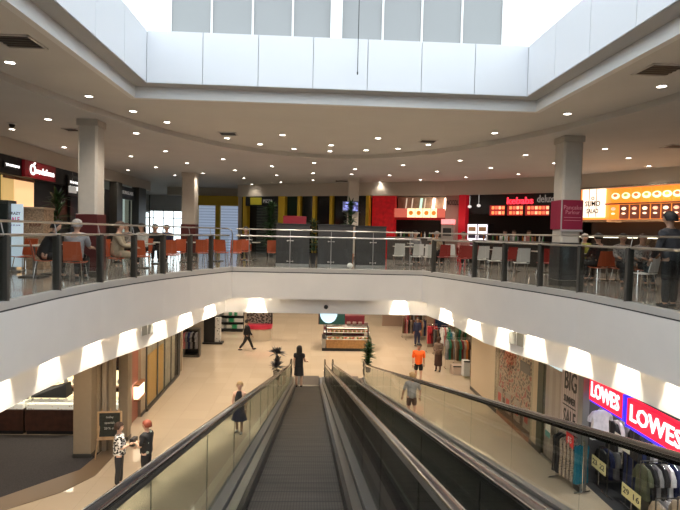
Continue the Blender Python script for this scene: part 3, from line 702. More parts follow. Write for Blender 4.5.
# dark screens with a red one on top, right behind the far railing
def screen(px0, px1, ytop, Y, label, m=M_dark):
    p0, p1 = PY(px0,240,Y), PY(px1,240,Y); h = PY((px0+px1)/2, ytop, Y).z
    t = thing('screen_wall', label, 'partition', ((p0.x+p1.x)/2, Y, 0)); w = p1.x-p0.x
    obj('body', B(-w/2,w/2,-.5,0,0,h-.05), m, t); obj('cap', B(-w/2-.02,w/2+.02,-.52,.02,h-.05,h), M_black, t); obj('kick_plate', B(-w/2,w/2,0,.01,.0,.1), M_steel2, t)
    return t, w, h
t,w,h = screen(276, 309.5, 223.5, 19.3, 'dark grey dividing screen, leftmost of three behind the far railing')
t2 = thing('red_panel', 'bright red box panel standing behind the leftmost dark screen', 'panel', (t.location.x+.02, 20.25, 0)); p0, p1 = PY(283.5,220,20.3), PY(306.5,220,20.3); h2 = PY(295,216,20.3).z; ww=p1.x-p0.x
obj('panel', B(-ww/2,ww/2,-.35,0,.9,h2), mat('crimson_panel', (.38,.012,.03), .4), t2); obj('support', B(-ww/2,ww/2,-.3,-.05,0,.9), M_dark, t2)
screen(318, 353, 224.5, 19.3, 'dark grey dividing screen, middle one behind the far railing')
screen(356, 386, 226, 19.3, 'dark grey dividing screen, rightmost of three behind the far railing')
# television on the far column
p = PY(350.5, 205, 25.2); t = thing('television', 'television screen with a blue and violet picture on the far column', 'screen', (p.x, 25.3, p.z-.32))
obj('housing', B(-.37,.37,.0,.1,0,.5), M_black, t)
mtv = mat('screen_picture', (.1,.1,.3), .3, emit=(.25,.25,.8), es=.9, noise=0); nt = mtv.node_tree; tc = nt.nodes.new('ShaderNodeTexCoord'); vo = nt.nodes.new('ShaderNodeTexNoise'); vo.inputs['Scale'].default_value = 9
cr = nt.nodes.new('ShaderNodeValToRGB'); cr.color_ramp.elements[0].position=.42; cr.color_ramp.elements[0].color=(.02,.02,.10,1); cr.color_ramp.elements[1].position=.6; cr.color_ramp.elements[1].color=(.35,.4,.9,1)
nt.links.new(tc.outputs['Object'], vo.inputs['Vector']); nt.links.new(vo.outputs['Fac'], cr.inputs[0]); nt.links.new(cr.outputs[0], nt.nodes['Principled BSDF'].inputs['Emission Color'])
obj('picture', B(-.34,.34,.1,.105,.04,.46), mtv, t)
# ---- noodle shop
M_warmwall = mat('warm_lit_wall', (.50,.34,.26), .5, noise=.3, nscale=3)
c_ = WC.L/2; t = thing('shopfront', 'noodle counter with a red side wall and an orange menu board', 'shop front', WC.at(c_), WC.ang)
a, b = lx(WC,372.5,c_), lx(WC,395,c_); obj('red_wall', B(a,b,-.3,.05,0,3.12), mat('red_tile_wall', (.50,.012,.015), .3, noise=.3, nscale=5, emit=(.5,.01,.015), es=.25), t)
def zc(W, px, py): return W.sz(px, py)[1]
a, b = lx(WC,393,c_), lx(WC,446,c_); z_ = zc(WC,420,197); obj('back_wall', B(a,b,-.9,-.85,zc(WC,420,209),3.12), M_warmwall, t)
z0, z1 = zc(WC,420,217.5), zc(WC,420,208.5)
obj('menu_bulkhead', B(a,b,-.1,.0,z0-.12,z0), M_red, t)
E_or = [emat('menu_orange', (1,.33,.10), .9), emat('menu_cream', (1,.72,.42), 1.1), emat('menu_dull_red', (.55,.12,.08), .7)]
for x0, x1, k in ((394,407,2),(407.5,415,1),(415.5,422.5,1),(423,430.5,1),(431,437,1),(437.5,445.5,2)):
    a, b = lx(WC,x0,c_), lx(WC,x1,c_); o = obj('menu_panel', B(a,b,0,.05,z0,z1), E_or[k], t)
    mm = MB()
    if k == 1: mm.lathe([(.001,0),(.11,0),(.11,.01),(.001,.01)], 14); 
    if k == 1:
        mm2 = MB(); mm2.v = [(v[0]+(a+b)/2, -.05-v[2], v[1]+(z0+z1)/2) for v in mm.v]; mm2.f = mm.f; mm2.mi = mm.mi; obj('menu_picture', mm2, emat('menu_picture_orange', (.8,.25,.03), .5), o)
a, b = lx(WC,400,c_), lx(WC,446,c_)
for x_, m_ in ((403,E_white),(409,E_white),(418,emat('lit_teal', (.5,.8,.65), 1)),(422,E_white),(431,emat('lit_warm_strip', (1,.8,.6), 5)),(443,emat('lit_warm_strip', (1,.8,.6), 5))):
    q = lx(WC,x_,c_); mb = MB(); mb.tube([(q-.06,.7,2.45),(q,.7,3.05)], .03 if m_ is E_white else .06, 8); obj('lamp_strip', mb, m_ if m_ is not E_white else mat('pale_strip', (.6,.5,.4), .4, emit=(1,.8,.6), es=.5), t)
a, b = lx(WC,446,c_), lx(WC,460,c_)
obj('sign_pillar', B(a,b,-.1,.1,0,3.12), mat('pinkish_pillar', (.50,.38,.32), .5), t)
lettering('sign_lettering', 'NOODLE', .33, M_black, t, TL((a+b)/2+.03, zc(WC,453,203), .1), .01, (b-a)*.95, True)
a, b = lx(WC,395,c_), lx(WC,446,c_); obj('counter', B(a,b,.4,1.2,0,1.05), mat('counter_grey', (.10,.09,.085), .4), t); obj('counter_top', B(a-.05,b+.05,.35,1.25,1.05,1.1), M_steel, t)
a, b = lx(WC,446.5,c_), lx(WC,457,c_)
t, w, h = WC.thing('drinks_dispenser', 'pink topped drinks dispenser below the noodle sign', 'dispenser', 446, 220, 457, 237, .6, base=.95)
obj('body', B(-w/2,w/2,0,.5,0,h*.78), mat('dispenser_grey', (.45,.4,.36), .4), t); obj('top_light', B(-w/2,w/2,0,.55,h*.78,h), emat('lit_pink', (1,.25,.25), 1.3), t); obj('nozzle_bay', B(-w/2*.7,w/2*.7,.5,.52,h*.25,h*.6), M_dark, t)
# ---- deluxe shop
c_ = WD.L/2; t = thing('shopfront', 'black fronted food counter with red lit lettering and three red menu boards', 'shop front', WD.at(c_), WD.ang)
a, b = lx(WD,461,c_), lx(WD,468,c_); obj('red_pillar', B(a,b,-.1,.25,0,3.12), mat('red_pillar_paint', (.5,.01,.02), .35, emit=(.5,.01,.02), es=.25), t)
a, b = lx(WD,469,c_), lx(WD,562,c_); obj('fascia_board', B(a,b,-.1,0,zc(WD,520,214),3.12), M_black, t)
a, b = lx(WD,507,c_), lx(WD,533,c_); lettering('sign_lettering', 'kebabs', .42, emat('lit_red_letters', (1,.03,.05), 2.2), t, TL((a+b)/2, zc(WD,520,201), .03), .03, b-a, True)
obj('sign_glow_bar', B(a,b,.0,.02,zc(WD,520,204),zc(WD,520,199.5)), emat('lit_deep_red', (.55,.008,.015), .8), t)
a, b = lx(WD,537,c_), lx(WD,557,c_); lettering('sign_lettering', 'deluxe', .46, mat('grey_sign_letters', (.34,.31,.28), .4, emit=(.34,.31,.28), es=.35), t, TL((a+b)/2, zc(WD,546,199), .03), .02, b-a)
for x0, x1 in ((490,505),(507.5,523),(525.5,549)):
    a, b = lx(WD,x0,c_), lx(WD,x1,c_); z1 = zc(WD,(x0+x1)/2,205.5); z0 = zc(WD,(x0+x1)/2,215.5); o = obj('menu_board', B(a,b,0,.04,z0,z1), emat('menu_dark_red', (.35,.02,.02), .6), t)
    for r in range(2):
        for k in range(int((b-a)/.16)): 
            q = a+.1+k*.16; zz = z0+(z1-z0)*(.12+.5*r); obj('dish_picture', B(q,q+.12,.04,.05,zz,zz+(z1-z0)*.3), emat('dish_orange_%d' % (k%3), ((1,.35,.12),(.9,.2,.1),(1,.55,.3))[k%3], .9), o)
a, b = lx(WD,486,c_), lx(WD,556,c_); obj('counter', B(a,b,.5,1.3,0,1.0), mat('counter_black', (.03,.028,.027), .35), t); obj('counter_top', B(a,b,.45,1.35,1.0,1.05), M_steel2, t)
t, w, h = WD.thing('drinks_fridge', 'lit two-door drinks fridge between the noodle sign and the kebab counter', 'fridge', 470.5, 223.5, 490.5, 240, .3, base=.0)
obj('cabinet', B(-w/2,w/2,-.6,0,0,h), M_black, t)
E_fr = emat('fridge_light', (.95,.9,1), 1.1)
for s in (-1,1):
    o = obj('door', B(s*w/4-w/4+.03,s*w/4+w/4-.03,0,.04,.7,h-.05), E_fr, t); 
    for k in range(3): obj('bottle_row', B(s*w/4-w/4+.07,s*w/4+w/4-.07,.04,.06,.8+k*.32,1.0+k*.32), mat('bottle_row_%d' % k, ((.25,.05,.12),(.06,.05,.1),(.5,.3,.15))[k], .4), o)
for px, py in ((472.5,207),(481.5,206)):
    q, z = WD.sz(px,py); mb = MB(); mb.ball((0,0,0), (.09,.09,.07)); mb.tube([(0,0,.05),(0,0,.5)], .008, 6)
    o = obj('pendant_lamp', mb, mat('pendant_grey', (.4,.4,.4), .3, emit=(1,.95,.9), es=.6)); o.location = WD.at(q, z, .3); tag(o, 'small white pendant lamp in the black fascia, %s one' % ('left' if px < 475 else 'right'), 'lamp', 'two small pendant lamps')
# ---- salad shop with orange lit boards
c_ = WS.L/2; t = thing('shopfront', 'orange lit food counter with a big white sign and rows of dish pictures', 'shop front', WS.at(c_), WS.ang)
def zS(py): return WS.sz(640,py)[1]
a, b = lx(WS,580,c_), lx(WS,700,c_)
zT, zM, zB = zS(186), zS(203), zS(219.5)
obj('light_backing', B(a,b,-.06,0,zB,zT), emat('lit_orange_backing', (1,.30,.05), .8), t)
obj('top_shelf', B(a,b,-.1,.25,zT,zT+.05), mat('dark_wood_shelf', (.08,.04,.025), .4), t); obj('middle_shelf', B(a,b,0,.12,zM-.03,zM+.02), M_wood, t); obj('lower_shelf', B(a,b,-.1,.3,zB-.09,zB), mat('lit_shelf_edge', (.6,.35,.2), .4), t)
obj('under_panel', B(a,b,-.9,-.8,.9,zB-.05), mat('brown_back_panel', (.07,.055,.045), .4), t)
a2, b2 = lx(WS,585,c_), lx(WS,606.5,c_)
sg = obj('sign_face', B(a2,b2,.05,.2,zS(216.5)-.02,zT-.03), emat('lit_cream_sign', (1,.80,.62), 1.25), t)
hs = zT-zS(216.5)
lettering('sign_lettering', 'SUMO', hs*.26, M_black, t, TL((a2+b2)/2, zS(204)+.05, .2), .01, (b2-a2)*.7, True)
lettering('sign_lettering', 'SALAD', hs*.22, M_black, t, TL((a2+b2)/2, zS(210.5), .2), .01, (b2-a2)*.55, True)
lettering('sign_lettering', 'o', hs*.25, M_black, t, TL((a2+b2)/2, zS(196), .2), .01)
for k in (1,2): q = a2+(b2-a2)*k/3; obj('sign_divider', B(q-.012,q+.012,.2,.21,zS(216.5),zT-.03), M_wood, t)
def disc(cx, cz, r, d, h=.02, sq=1):
    mb = MB(); n_=14; mb.v = [(cx+r*math.cos(2*PI*k/n_), -dd, cz+sq*r*math.sin(2*PI*k/n_)) for dd in (d, d+h) for k in range(n_)]
    mb.f = [tuple(range(n_)), tuple(range(2*n_-1,n_-1,-1))]+[(k,k+n_,(k+1)%n_+n_,(k+1)%n_) for k in range(n_)]; mb.mi = [0]*len(mb.f); return mb
E_food = [emat('dish_cream', (1,.75,.5), 1.3), emat('dish_brown', (.65,.2,.05), .8), emat('dish_green', (.5,.5,.1), .8)]
E_boardk = mat('menu_card_dark', (.10,.04,.03), .4, emit=(.2,.05,.03), es=.5)
for k in range(9):
    q0, q1 = lx(WS,611.5+k*10.3,c_), lx(WS,620+k*10.3,c_)
    o = obj('menu_card', B(q0,q1,.0,.04,zM+.06,zT-.08), emat('menu_card_amber', (.95,.32,.03), .8), t)
    obj('dish_picture', disc((q0+q1)/2,(zM+zT)/2-.02,(zT-zM)*.26,.04,.02,.75), E_food[0], o); obj('dish_picture', disc((q0+q1)/2,(zM+zT)/2,(zT-zM)*.13,.06,.02,.7), E_food[1+k%2], o)
for k in range(9):
    q0, q1 = lx(WS,609.5+k*10.5,c_), lx(WS,618.5+k*10.5,c_)
    o = obj('menu_card', B(q0,q1,.0,.04,zB+.03,zM-.05), E_boardk if k else emat('menu_card_amber', (.95,.32,.03), .8), t)
    h_ = zM-zB
    obj('dish_picture', disc((q0+q1)/2,zB+h_*.68,h_*.15,.04,.02,.7), E_food[0] if k%2 else emat('dish_pink', (1,.45,.3), 1), o)
    obj('dish_picture', disc((q0+q1)/2,zB+h_*.38,h_*.12,.04,.02,.5), E_food[0], o)
a, b = lx(WS,578,c_), lx(WS,705,c_)
obj('counter', B(a,b,.8,1.6,0,.95), mat('counter_dark_brown', (.045,.035,.03), .3), t); obj('glass_display', B(a,b,.95,1.5,.95,1.32), M_glass, t)
obj('display_light', B(a+.5,b-.4,1.0,1.12,1.27,1.31), emat('lit_cabinet_strip', (1,.95,.75), 3), t)
for i, s_ in enumerate((.2,.45,.7)): area('menu_board_light', WS.at(WS.L*s_, 2.0, .5), 14, 1.6, .5, (1,.55,.25), (-.3,-.9,-.3))
# banner on the right column
t = thing('banner', 'crimson banner with two lines of pale lettering on the right column', 'banner', (6.47, 13.85-.30, 0)); 
z1 = PY(570,200,13.55).z; z0 = PY(570,229.5,13.55).z; t.location.z = z0; h = z1-z0
M_ban = mat('crimson_banner', (.33,.02,.06), .5)
obj('front_face', B(-.27,.27,.005,.03,0,h), M_ban, t)
obj('side_face', B(-.285,-.26,-.6,.0,0,h), M_ban, t); obj('metal_trim', B(-.285,-.262,.0,.04,-.05,h), mat('pale_trim', (.5,.45,.44), .4), t); obj('lower_trim', B(-.28,.28,.0,.035,-.06,0), mat('pale_trim', (.5,.45,.44), .4), t)
M_pink = mat('pink_lettering', (.75,.30,.36), .5)
lettering('banner_lettering', 'Pancake', .15, M_pink, t, TL(0, h*.74, .032), 0.004, .46); lettering('banner_lettering', 'Parlour', .14, M_pink, t, TL(0, h*.58, .032), .004, .36)
for zz in (.4,.3): obj('banner_rule', B(-.22,.22,.03,.034,h*zz,h*zz+.012), M_pink, t)
cw = MB()
# ceiling vents and domes
def vent(px, py, s, label):
    p = PZ(px, py, CFAR); z = CFAR
    if in_arc0(p.x, p.y): p = PZ(px, py, CNEAR); z = CNEAR
    t = thing('ceiling_vent', label, 'vent', p, 0, 'air vents in the ceiling')
    mb = MB(); mb.box(-s,s,-s,-s+.04,-.02,0); mb.box(-s,s,s-.04,s,-.02,0); mb.box(-s,-s+.04,-s,s,-.02,0); mb.box(s-.04,s,-s,s,-.02,0); obj('frame', mb, M_ceil, t)
    mb = MB(); mb.box(-s+.04,s-.04,-s+.04,s-.04,-.006,-.001); obj('backing', mb, M_black, t)
    mb = MB()
    for k in range(1,6): y = -s+k*s/3; mb.box(-s+.04,s-.04,y-.012,y+.012,-.018,-.008)
    obj('slats', mb, M_darkmet, t)
def in_arc0(x, y): return y < 6 and -5.92 < x < 6.88 or ((x-.48)/6.4)**2+((max(y,6)-6)/13.2)**2 < 1
for a in ((18,41,.3,'square dark ceiling vent at the far left edge near the opening'),(228,133.5,.25,'dark ceiling vent left of centre behind the opening'),(660,69.5,.3,'square dark ceiling vent at the right near the opening'),
          (343,181,.4,'dark ceiling vent beside the far column'),(428,141,.25,'dark ceiling vent right of centre behind the opening'),(676,146,.28,'dark ceiling vent at the right edge beyond the curved step'),(72,129.5,.2,'small ceiling vent left of the beige column')): vent(*a)
for px, py, lab in ((12,123,'dark security camera dome on the left ceiling'),(326,307,'dark camera dome on the white bulkhead above the travelator')):
    if py < 200: p = PZ(px,py,CFAR); up = 1
    else: p = PY(px,py,18.3); up = 0
    t = thing('camera_dome', lab, 'camera', p); mb = MB(); mb.lathe([(.11,0),(.11,-.03),(.05,-.04)], 14)
    if not up: mb = MB(); mb.ball((0,0,0), (.075,.06,.075))
    obj('housing', mb, M_wht if up else M_darkmet, t); mb = MB(); mb.ball((0,0 if up else -.04,-.05 if up else 0), (.07,.07,.07), 12, 8); sobj('lens_dome', mb, M_black, t)
# grilles on the bulkhead under the slab
for px, py, side, lab in ((148,328,0,'square grille on the white bulkhead at the left'),(520,339,2,'square grille on the white bulkhead at the right')):
    q, d = pos_on(offs((VL,VC,VR_)[side], .41), px); p = PY(px, py, q[1])
    t = thing('wall_grille', lab, 'vent', (q[0], q[1], p.z), math.atan2(d.y, d.x)+(0), 'bulkhead grilles')
    obj('backing', B(-.3,.3,.0,.01,-.17,.17), mat('grille_grey', (.28,.28,.25), .5), t)
    for k in range(3): obj('bar', B(-.3+k*.29,-.28+k*.29,.01,.02,-.17,.17), M_wht, t)
# ================================================================ food court furniture
M_chO = mat('orange_plastic', (.50,.10,.035), .4); M_chW = mat('white_seat_plastic', (.62,.62,.60), .4); M_chR = mat('red_plastic', (.32,.03,.025), .4)
def make_chair(m):
    t = thing('cafe_chair', 'x', 'chair')
    mb = MB(); n=6
    vs=[]; 
    for j in range(n+1):
        y = -.2+.40*j/n; z = .45-.02*math.sin(PI*j/n)
        for k in range(5): x = -.2+.1*k; vs += [(x,y,z-.02*math.cos((k-2)*PI/5))]
    fs=[(j*5+k,j*5+k+1,j*5+k+6,j*5+k+5) for j in range(n) for k in range(4)]
    N=len(vs); vs2=[(v[0],v[1],v[2]-.018) for v in vs]; fs2=[tuple(N+i for i in f[::-1]) for f in fs]
    ring=[k for k in range(5)]+[j*5+4 for j in range(1,n+1)]+[n*5+k for k in range(3,-1,-1)]+[j*5 for j in range(n-1,0,-1)]
    side=[(ring[(i+1)%len(ring)],ring[i],ring[i]+N,ring[(i+1)%len(ring)]+N) for i in range(len(ring))]
    mb.add(vs+vs2, fs+fs2+side); sobj('seat', mb, m, t)
    mb = MB(); vs=[]
    for j in range(7):
        z=.46+.42*j/6; y=-.2-.09*(j/6)**1.2
        for k in range(5): x=(-.2+.1*k)*(1-.10*(j/6)); vs.append((x,y-.02*math.cos((k-2)*PI/5),z))
    fs=[(j*5+k,j*5+k+1,j*5+k+6,j*5+k+5) for j in range(6) for k in range(4)]; N=len(vs)
    ring=[k for k in range(5)]+[j*5+4 for j in range(1,7)]+[30+k for k in range(3,-1,-1)]+[j*5 for j in range(5,0,-1)]
    mb.add(vs+[(v[0],v[1]+.018,v[2]) for v in vs], fs+[tuple(N+i for i in f[::-1]) for f in fs]+[(ring[(i+1)%len(ring)],ring[i],ring[i]+N,ring[(i+1)%len(ring)]+N) for i in range(len(ring))]); sobj('backrest', mb, m, t)
    for sx in (-1,1):
        for sy in (-1,1):
            mb = MB(); mb.tube([(sx*.15,sy*.14,.43),(sx*.2,sy*.2,0)], .011, 6); obj('leg', mb, M_chrome, t)
    return t
protos = {}
CHAIRS = [ # px, Y, turn, colour
 (13,12.6,-20,'o'),(24,14.2,170,'o'),(48,11.9,15,'o'),(64,12.4,-10,'o'),(87,12.7,5,'o'),(97,14.6,180,'o'),(126,14.6,0,'o'),(141,15.6,0,'o'),(157,15.6,8,'o'),(172,17.0,0,'o'),(178,18.6,175,'o'),
 (203,18.9,0,'o'),(209,20.3,180,'o'),(222,19.6,-5,'o'),(236,19.6,10,'o'),(243,21,180,'o'),(273,20.6,0,'o'),
 (399,20.2,0,'w'),(408,20.4,0,'w'),(417,19.8,5,'w'),(430,19.6,-5,'w'),(444,19.8,0,'r'),(452,20.8,180,'w'),(463,19.0,0,'r'),(471,19.4,10,'r'),(482,18.6,0,'w'),(496,17.6,0,'w'),(508,18.2,20,'r'),(522,16.6,-5,'w'),(536,16.4,8,'w'),
 (546,16.8,0,'r'),(560,16.2,-10,'r'),(563,18,180,'r'),(573,15.2,0,'w'),(587,14.8,10,'w'),(606,14.2,0,'o'),(628,15.6,200,'o'),(646,12.6,30,'w')]
SEATED = [(44,12.9,-60),(76,12.5,5),(99,15.6,170),(117,14.4,-80),(143,18.2,160),(128,19.5,150),(155,20.5,200),(167,21.5,180),(246,22.0,180),(415,22.6,180),(436,22.8,190),(463,22.0,180),(584,17.4,175),(600,14.9,10),(622,14.6,170),(641,14.3,185)]
sp_ = [PY(a,240,b) for a,b,c in SEATED]
CHAIRS = [q for q in CHAIRS if all((PY(q[0],240,q[1])-s_).length > .75 for s_ in sp_)] + [(a,b,c,'o' if a < 300 or a > 590 else 'w' if a > 570 else 'r') for a,b,c in SEATED]
CHAIRS.sort()
keep = []
for q in CHAIRS:
    if all((PY(q[0],240,q[1])-PY(k[0],240,k[1])).length > .44 for k in keep): keep.append(q)
CHAIRS = keep
cn = {'o':('orange','orange chairs of the food court',M_chO),'w':('white','white chairs of the food court',M_chW),'r':('dark red','dark red chairs of the food court',M_chR)}
cnt = {}
for px, Y, a, c in CHAIRS:
    p = PY(px, 240, Y); i = cnt.get(c, 0); cnt[c] = i+1
    lab = '%s plastic cafe chair with metal legs, %s %s one from the left' % (cn[c][0], nth(i), cn[c][0])
    if c not in protos: protos[c] = make_chair(cn[c][2]); o = protos[c]; o.location = (p.x, Y, 0); o.rotation_euler.z = R(a); o['label'] = lab
    else: o = dup(protos[c], (p.x, Y, 0), R(a), lab)
    o['group'] = cn[c][1]
def make_table():
    t = thing('cafe_table', 'x', 'table')
    mb = MB(); mb.bbox((0,0,.735), (.72,.72,.035), .012); obj('table_top', mb, mat('pale_laminate', (.55,.52,.46), .3), t)
    mb = MB(); mb.lathe([(.035,.03),(.03,.1),(.03,.7),(.06,.72)], 12); sobj('column', mb, M_steel2, t)
    mb = MB(); mb.bbox((0,0,.015), (.5,.5,.03), .01); obj('base', mb, M_darkmet, t); return t
TABLES = [(34,13.3),(54,14.2),(84,15.6),(112,15.9),(141,17.0),(160,19.2),(188,20.6),(216,21.5),(250,23.0),(404,21.6),(426,21.4),(455,22.0),(480,20.2),(512,19.2),(545,18.6),(584,16.4),(608,15.8),(650,14.4)]
TABLES = [q for q in TABLES if all((PY(q[0],240,q[1])-s_).length > .5 for s_ in sp_)]
tp = None
for i, (px, Y) in enumerate(TABLES):
    p = PY(px, 244, Y); lab = 'small square cafe table with one metal column, %s from the left' % nth(i)
    if tp is None: tp = make_table(); o = tp; o.location = (p.x,Y,0); o['label'] = lab
    else: o = dup(tp, (p.x,Y,0), R((i*37)%20-10), lab)
    o['group'] = 'tables of the food court'
# plants
def leaves(mb, n, base, L, spread, wid, rr, droop=.5):
    for i in range(n):
        a = rr.uniform(0, 2*PI); e = rr.uniform(.15, 1.3)*spread; l = L*rr.uniform(.6, 1)
        pts = []
        for k in range(5):
            u = k/4; r = l*u*math.sin(e)*(1+.1*u); z = l*(u*math.cos(e)-droop*u*u*math.sin(e)*.6)
            pts.append(Vector((base[0]+r*math.cos(a), base[1]+r*math.sin(a), base[2]+z)))
        s = Vector((-math.sin(a), math.cos(a), 0)); vs = []
        for k, q in enumerate(pts):
            w = wid*(.35,.9,1,.7,.05)[k]; vs += [q-s*w, q+Vector((0,0,-w*.4)), q+s*w]
        fs = []
        for k in range(4):
            o = k*3; fs += [(o,o+1,o+4,o+3),(o+1,o+2,o+5,o+4)]
        mb.add(vs, fs)
M_leaf = mat('dark_green_leaf', (.035,.09,.03), .4, noise=.4, nscale=6); M_leaf2 = mat('purple_green_leaf', (.07,.07,.08), .4, noise=.5, nscale=5)
M_soil = mat('potting_soil', (.03,.02,.015), .9); M_bark = mat('brown_stem', (.10,.06,.035), .8)
def plant(px, pyb, z, H, label, potcol, tiers, name='potted_plant', leafm=M_leaf, Y=None, rr=None, potr=.2, poth=.42):
    p = PY(px, 240, Y) if Y else PZ(px, pyb, z); rr = random.Random(int(px))
    t = thing(name, label, 'plant', (p.x, p.y, z))
    mb = MB(); mb.lathe([(potr*.72,0),(potr,poth*.95),(potr*1.06,poth),(potr*.9,poth),(potr*.88,poth-.05)], 18); sobj('pot', mb, potcol, t)
    mb = MB(); mb.lathe([(.001,poth-.06),(potr*.9,poth-.05),(potr*.9,poth-.04),(.001,poth-.03)], 14); obj('soil', mb, M_soil, t)
    mb = MB(); mb.tube([(0,0,poth-.05),(.02,.01,H*.5),(0,.0,H*.92)], [.025,.02,.012], 7); obj('stem', mb, M_bark, t)
    mb = MB()
    for zz, n, L, sp in tiers: leaves(mb, n, (0,0,zz), L, sp, .05, rr)
    obj('foliage', mb, leafm, t); return t
plant(270, 0, 0, 2.4, 'tall bushy green plant in front of the dark roller shutter', M_dark, [(.6+.17*k, 22, .55, 1.25) for k in range(11)], Y=25.5)
plant(350, 0, 0, 2.6, 'slim indoor tree in an orange pot between the dark screens', mat('orange_pot', (.55,.16,.03), .5), [(1.3+.2*k, 18, .4, 1.2) for k in range(6)], Y=21.5, potr=.17)
plant(313.5, 0, 0, 1.7, 'slender green plant in the gap between two dark screens', M_dark, [(.5+.18*k, 14, .3, 1.1) for k in range(7)], Y=21.0, potr=.13)
o = obj('white_ball', MB().ball((0,0,.1), .1, 14, 9), M_white, smooth=True); p = PY(350,262,18.7); o.location = (p.x, 18.7, 0); tag(o, 'small white ball lamp on the floor behind the far railing', 'lamp')
plant(57, 0, 0, 2.3, 'leafy dark plant against the black shopfront by the left column', M_dark, [(.9+.2*k, 14, .55, 1.2) for k in range(7)], Y=17.5, potr=.22)
# counter clutter: bottles and cups on the counters
def mk_bottle(m, h=.26, r=.035):
    mb = MB(); mb.lathe([(r*.9,0),(r,.01),(r,h*.6),(r*.35,h*.78),(r*.35,h*.95)], 10); o = sobj('bottle', mb, m)
    c = MB(); c.lathe([(r*.4,h*.95),(r*.4,h)], 8); obj('cap', c, M_wht, o); return o
bts = [mk_bottle(mat('bottle_'+n, c, .25)) for n, c in (('amber',(.35,.12,.02)),('white',(.7,.7,.68)),('green',(.05,.2,.06)))]
used = set(); k = 0
for W, x0, x1, n, off, nm in ((WC,400,444,12,.7,'noodle'),(WD,492,550,15,.9,'kebab')):
    for i in range(n):
        q = W.sz(x0+(x1-x0)*i/(n-1), 235)[0]; loc = W.at(q, 1.1 if W is WC else 1.05, off+rnd.uniform(-.15,.15)); lab = 'sauce bottle on the %s counter, %s from the left' % (nm, nth(i)); kk = (i*7+n) % 3
        if kk not in used: used.add(kk); o = bts[kk]; o.location = loc
        else: o = dup(bts[kk], loc, 0)
        tag(o, lab, 'bottle', 'bottles on the %s counter' % nm)
# ================================================================ the lower mall
ZC = -1.5
WL = Wall((-5.72, 12), (-5.92, 25.2))
WR = Wall((6.85, 24), (7.12, 9))
M_jfloor = mat('dark_carpet', (.045,.042,.045), .95, noise=.3, nscale=40); M_strip = mat('brown_floor_strip', (.20,.14,.09), .35)
def fl(px, py, z=LO): p = PZ(px, py, z); return (p.x, p.y)
mb = MB(); mb.box(7.35,10.8,6,14.1,LO+.002,LO+.008); struct('floor_menswear_added_carpet', mb, mat('charcoal_carpet', (.05,.05,.055), .95))  # dark carpet added to darken the bright floor between the racks
mb = MB(); mb.prism([fl(-60,516), fl(0,498), fl(80,470), fl(92,460), (-6.0,17.3), (-16,17.3), (-16,13)][::-1], LO+.002, LO+.008); struct('floor_shop_carpet', mb, M_jfloor)
mb = MB(); pin = [fl(-60,516), fl(0,498), fl(80,470), fl(92,460), (-5.95,16.6)]; po = [fl(-60,532), fl(0,512), fl(60,493), fl(95,476), (-5.52,16.9)]
mb.ribbon(pin, po, LO+.002, LO+.012); struct('trim_floor_strip', mb, M_strip)
mb = MB(); mb.box(-17.8,-5.9,25.3,25.45,LO,ZC); mb.box(-17.8,-17.6,12,25,LO,ZC); mb.box(-17.8,-6.2,21.8,21.9,LO,ZC); struct('wall_left_shops', mb, mat('shop_cream_wall', (.55,.45,.32), .6))
mb = MB(); mb.box(10.8,10.95,6,40,LO,ZC); mb.box(7.0,10.8,20.0,20.1,LO,ZC); mb.box(7.25,10.8,14.1,14.2,LO,ZC); struct('wall_right_shops', mb, mat('shop_dark_wall', (.10,.095,.10), .7))
# big column of the jewellery shop with its pilasters
def lower_col(px0, px1, pyb, d, label, steps=0, m=M_beige):
    a = PZ(px0, pyb, LO); b = PY(px1, pyb, a.y); w = b.x-a.x
    t = thing('column', label, 'column', ((a.x+b.x)/2, a.y+d/2, LO)); H = ZC-LO
    mb = MB(); mb.bbox((0,0,H/2), (w,d,H), .008); obj('shaft', mb, m, t)
    mb = MB(); mb.bbox((0,0,.06), (w+.03,d+.03,.12), .008); obj('plinth', mb, M_darkmet, t)
    for k in range(steps):
        mb = MB(); x = w/2+.02+k*.15; mb.bbox((x,.25+.1*k,H/2), (.12,.3,H), .01); obj('pilaster', mb, mat('beige_pilaster', (.42,.35,.27), .6) if k%2 else m, t)
    return t
lower_col(73, 91, 458, .55, 'beige square column of the jewellery shop with stepped edge on its right', 3)
lower_col(118, 127.5, 441, .3, 'tall beige wall pier between the lit shelves and the glowing wall box')
# wooden counters with lit glass tops
M_cwood = mat('dark_counter_wood', (.075,.03,.018), .35, noise=.3, nscale=5)
E_case = mat('lit_case_white', (.9,.85,.75), .4, emit=(1,.90,.72), es=.85, noise=0)
M_case = mat_spots('jewellery_trays', (.28,.22,.18), (.95,.9,.8), 9, .22, .4); bb = M_case.node_tree.nodes['Principled BSDF']; bb.inputs['Emission Color'].default_value = (1,.9,.74,1); bb.inputs['Emission Strength'].default_value = .35
for x0, x1, lab in ((-11.2,-8.9,'leftmost dark wood jewellery counter with a lit glass top'),(-8.85,-7.25,'dark wood jewellery counter with lit glass top beside the big column'),(-6.75,-5.98,'short dark wood jewellery counter right of the big column')):
    t = thing('display_counter', lab, 'counter', ((x0+x1)/2, 17.35, LO)); w = x1-x0
    obj('base', B(-w/2,w/2,-.6,0,.12,.78), M_cwood, t); obj('kick_plate', B(-w/2+.03,w/2-.03,-.55,-.04,0,.12), M_black, t)
    obj('glass_case', B(-w/2,w/2,-.6,0,.80,1.05), M_glass, t); obj('tray', B(-w/2+.03,w/2-.03,-.57,-.03,.79,.95), M_case, t); obj('rim', B(-w/2,w/2,-.01,.01,1.04,1.06), M_steel, t)
    area('case_light', ((x0+x1)/2, 17.7, LO+1.9), 10, w, .3, (1,.9,.7))
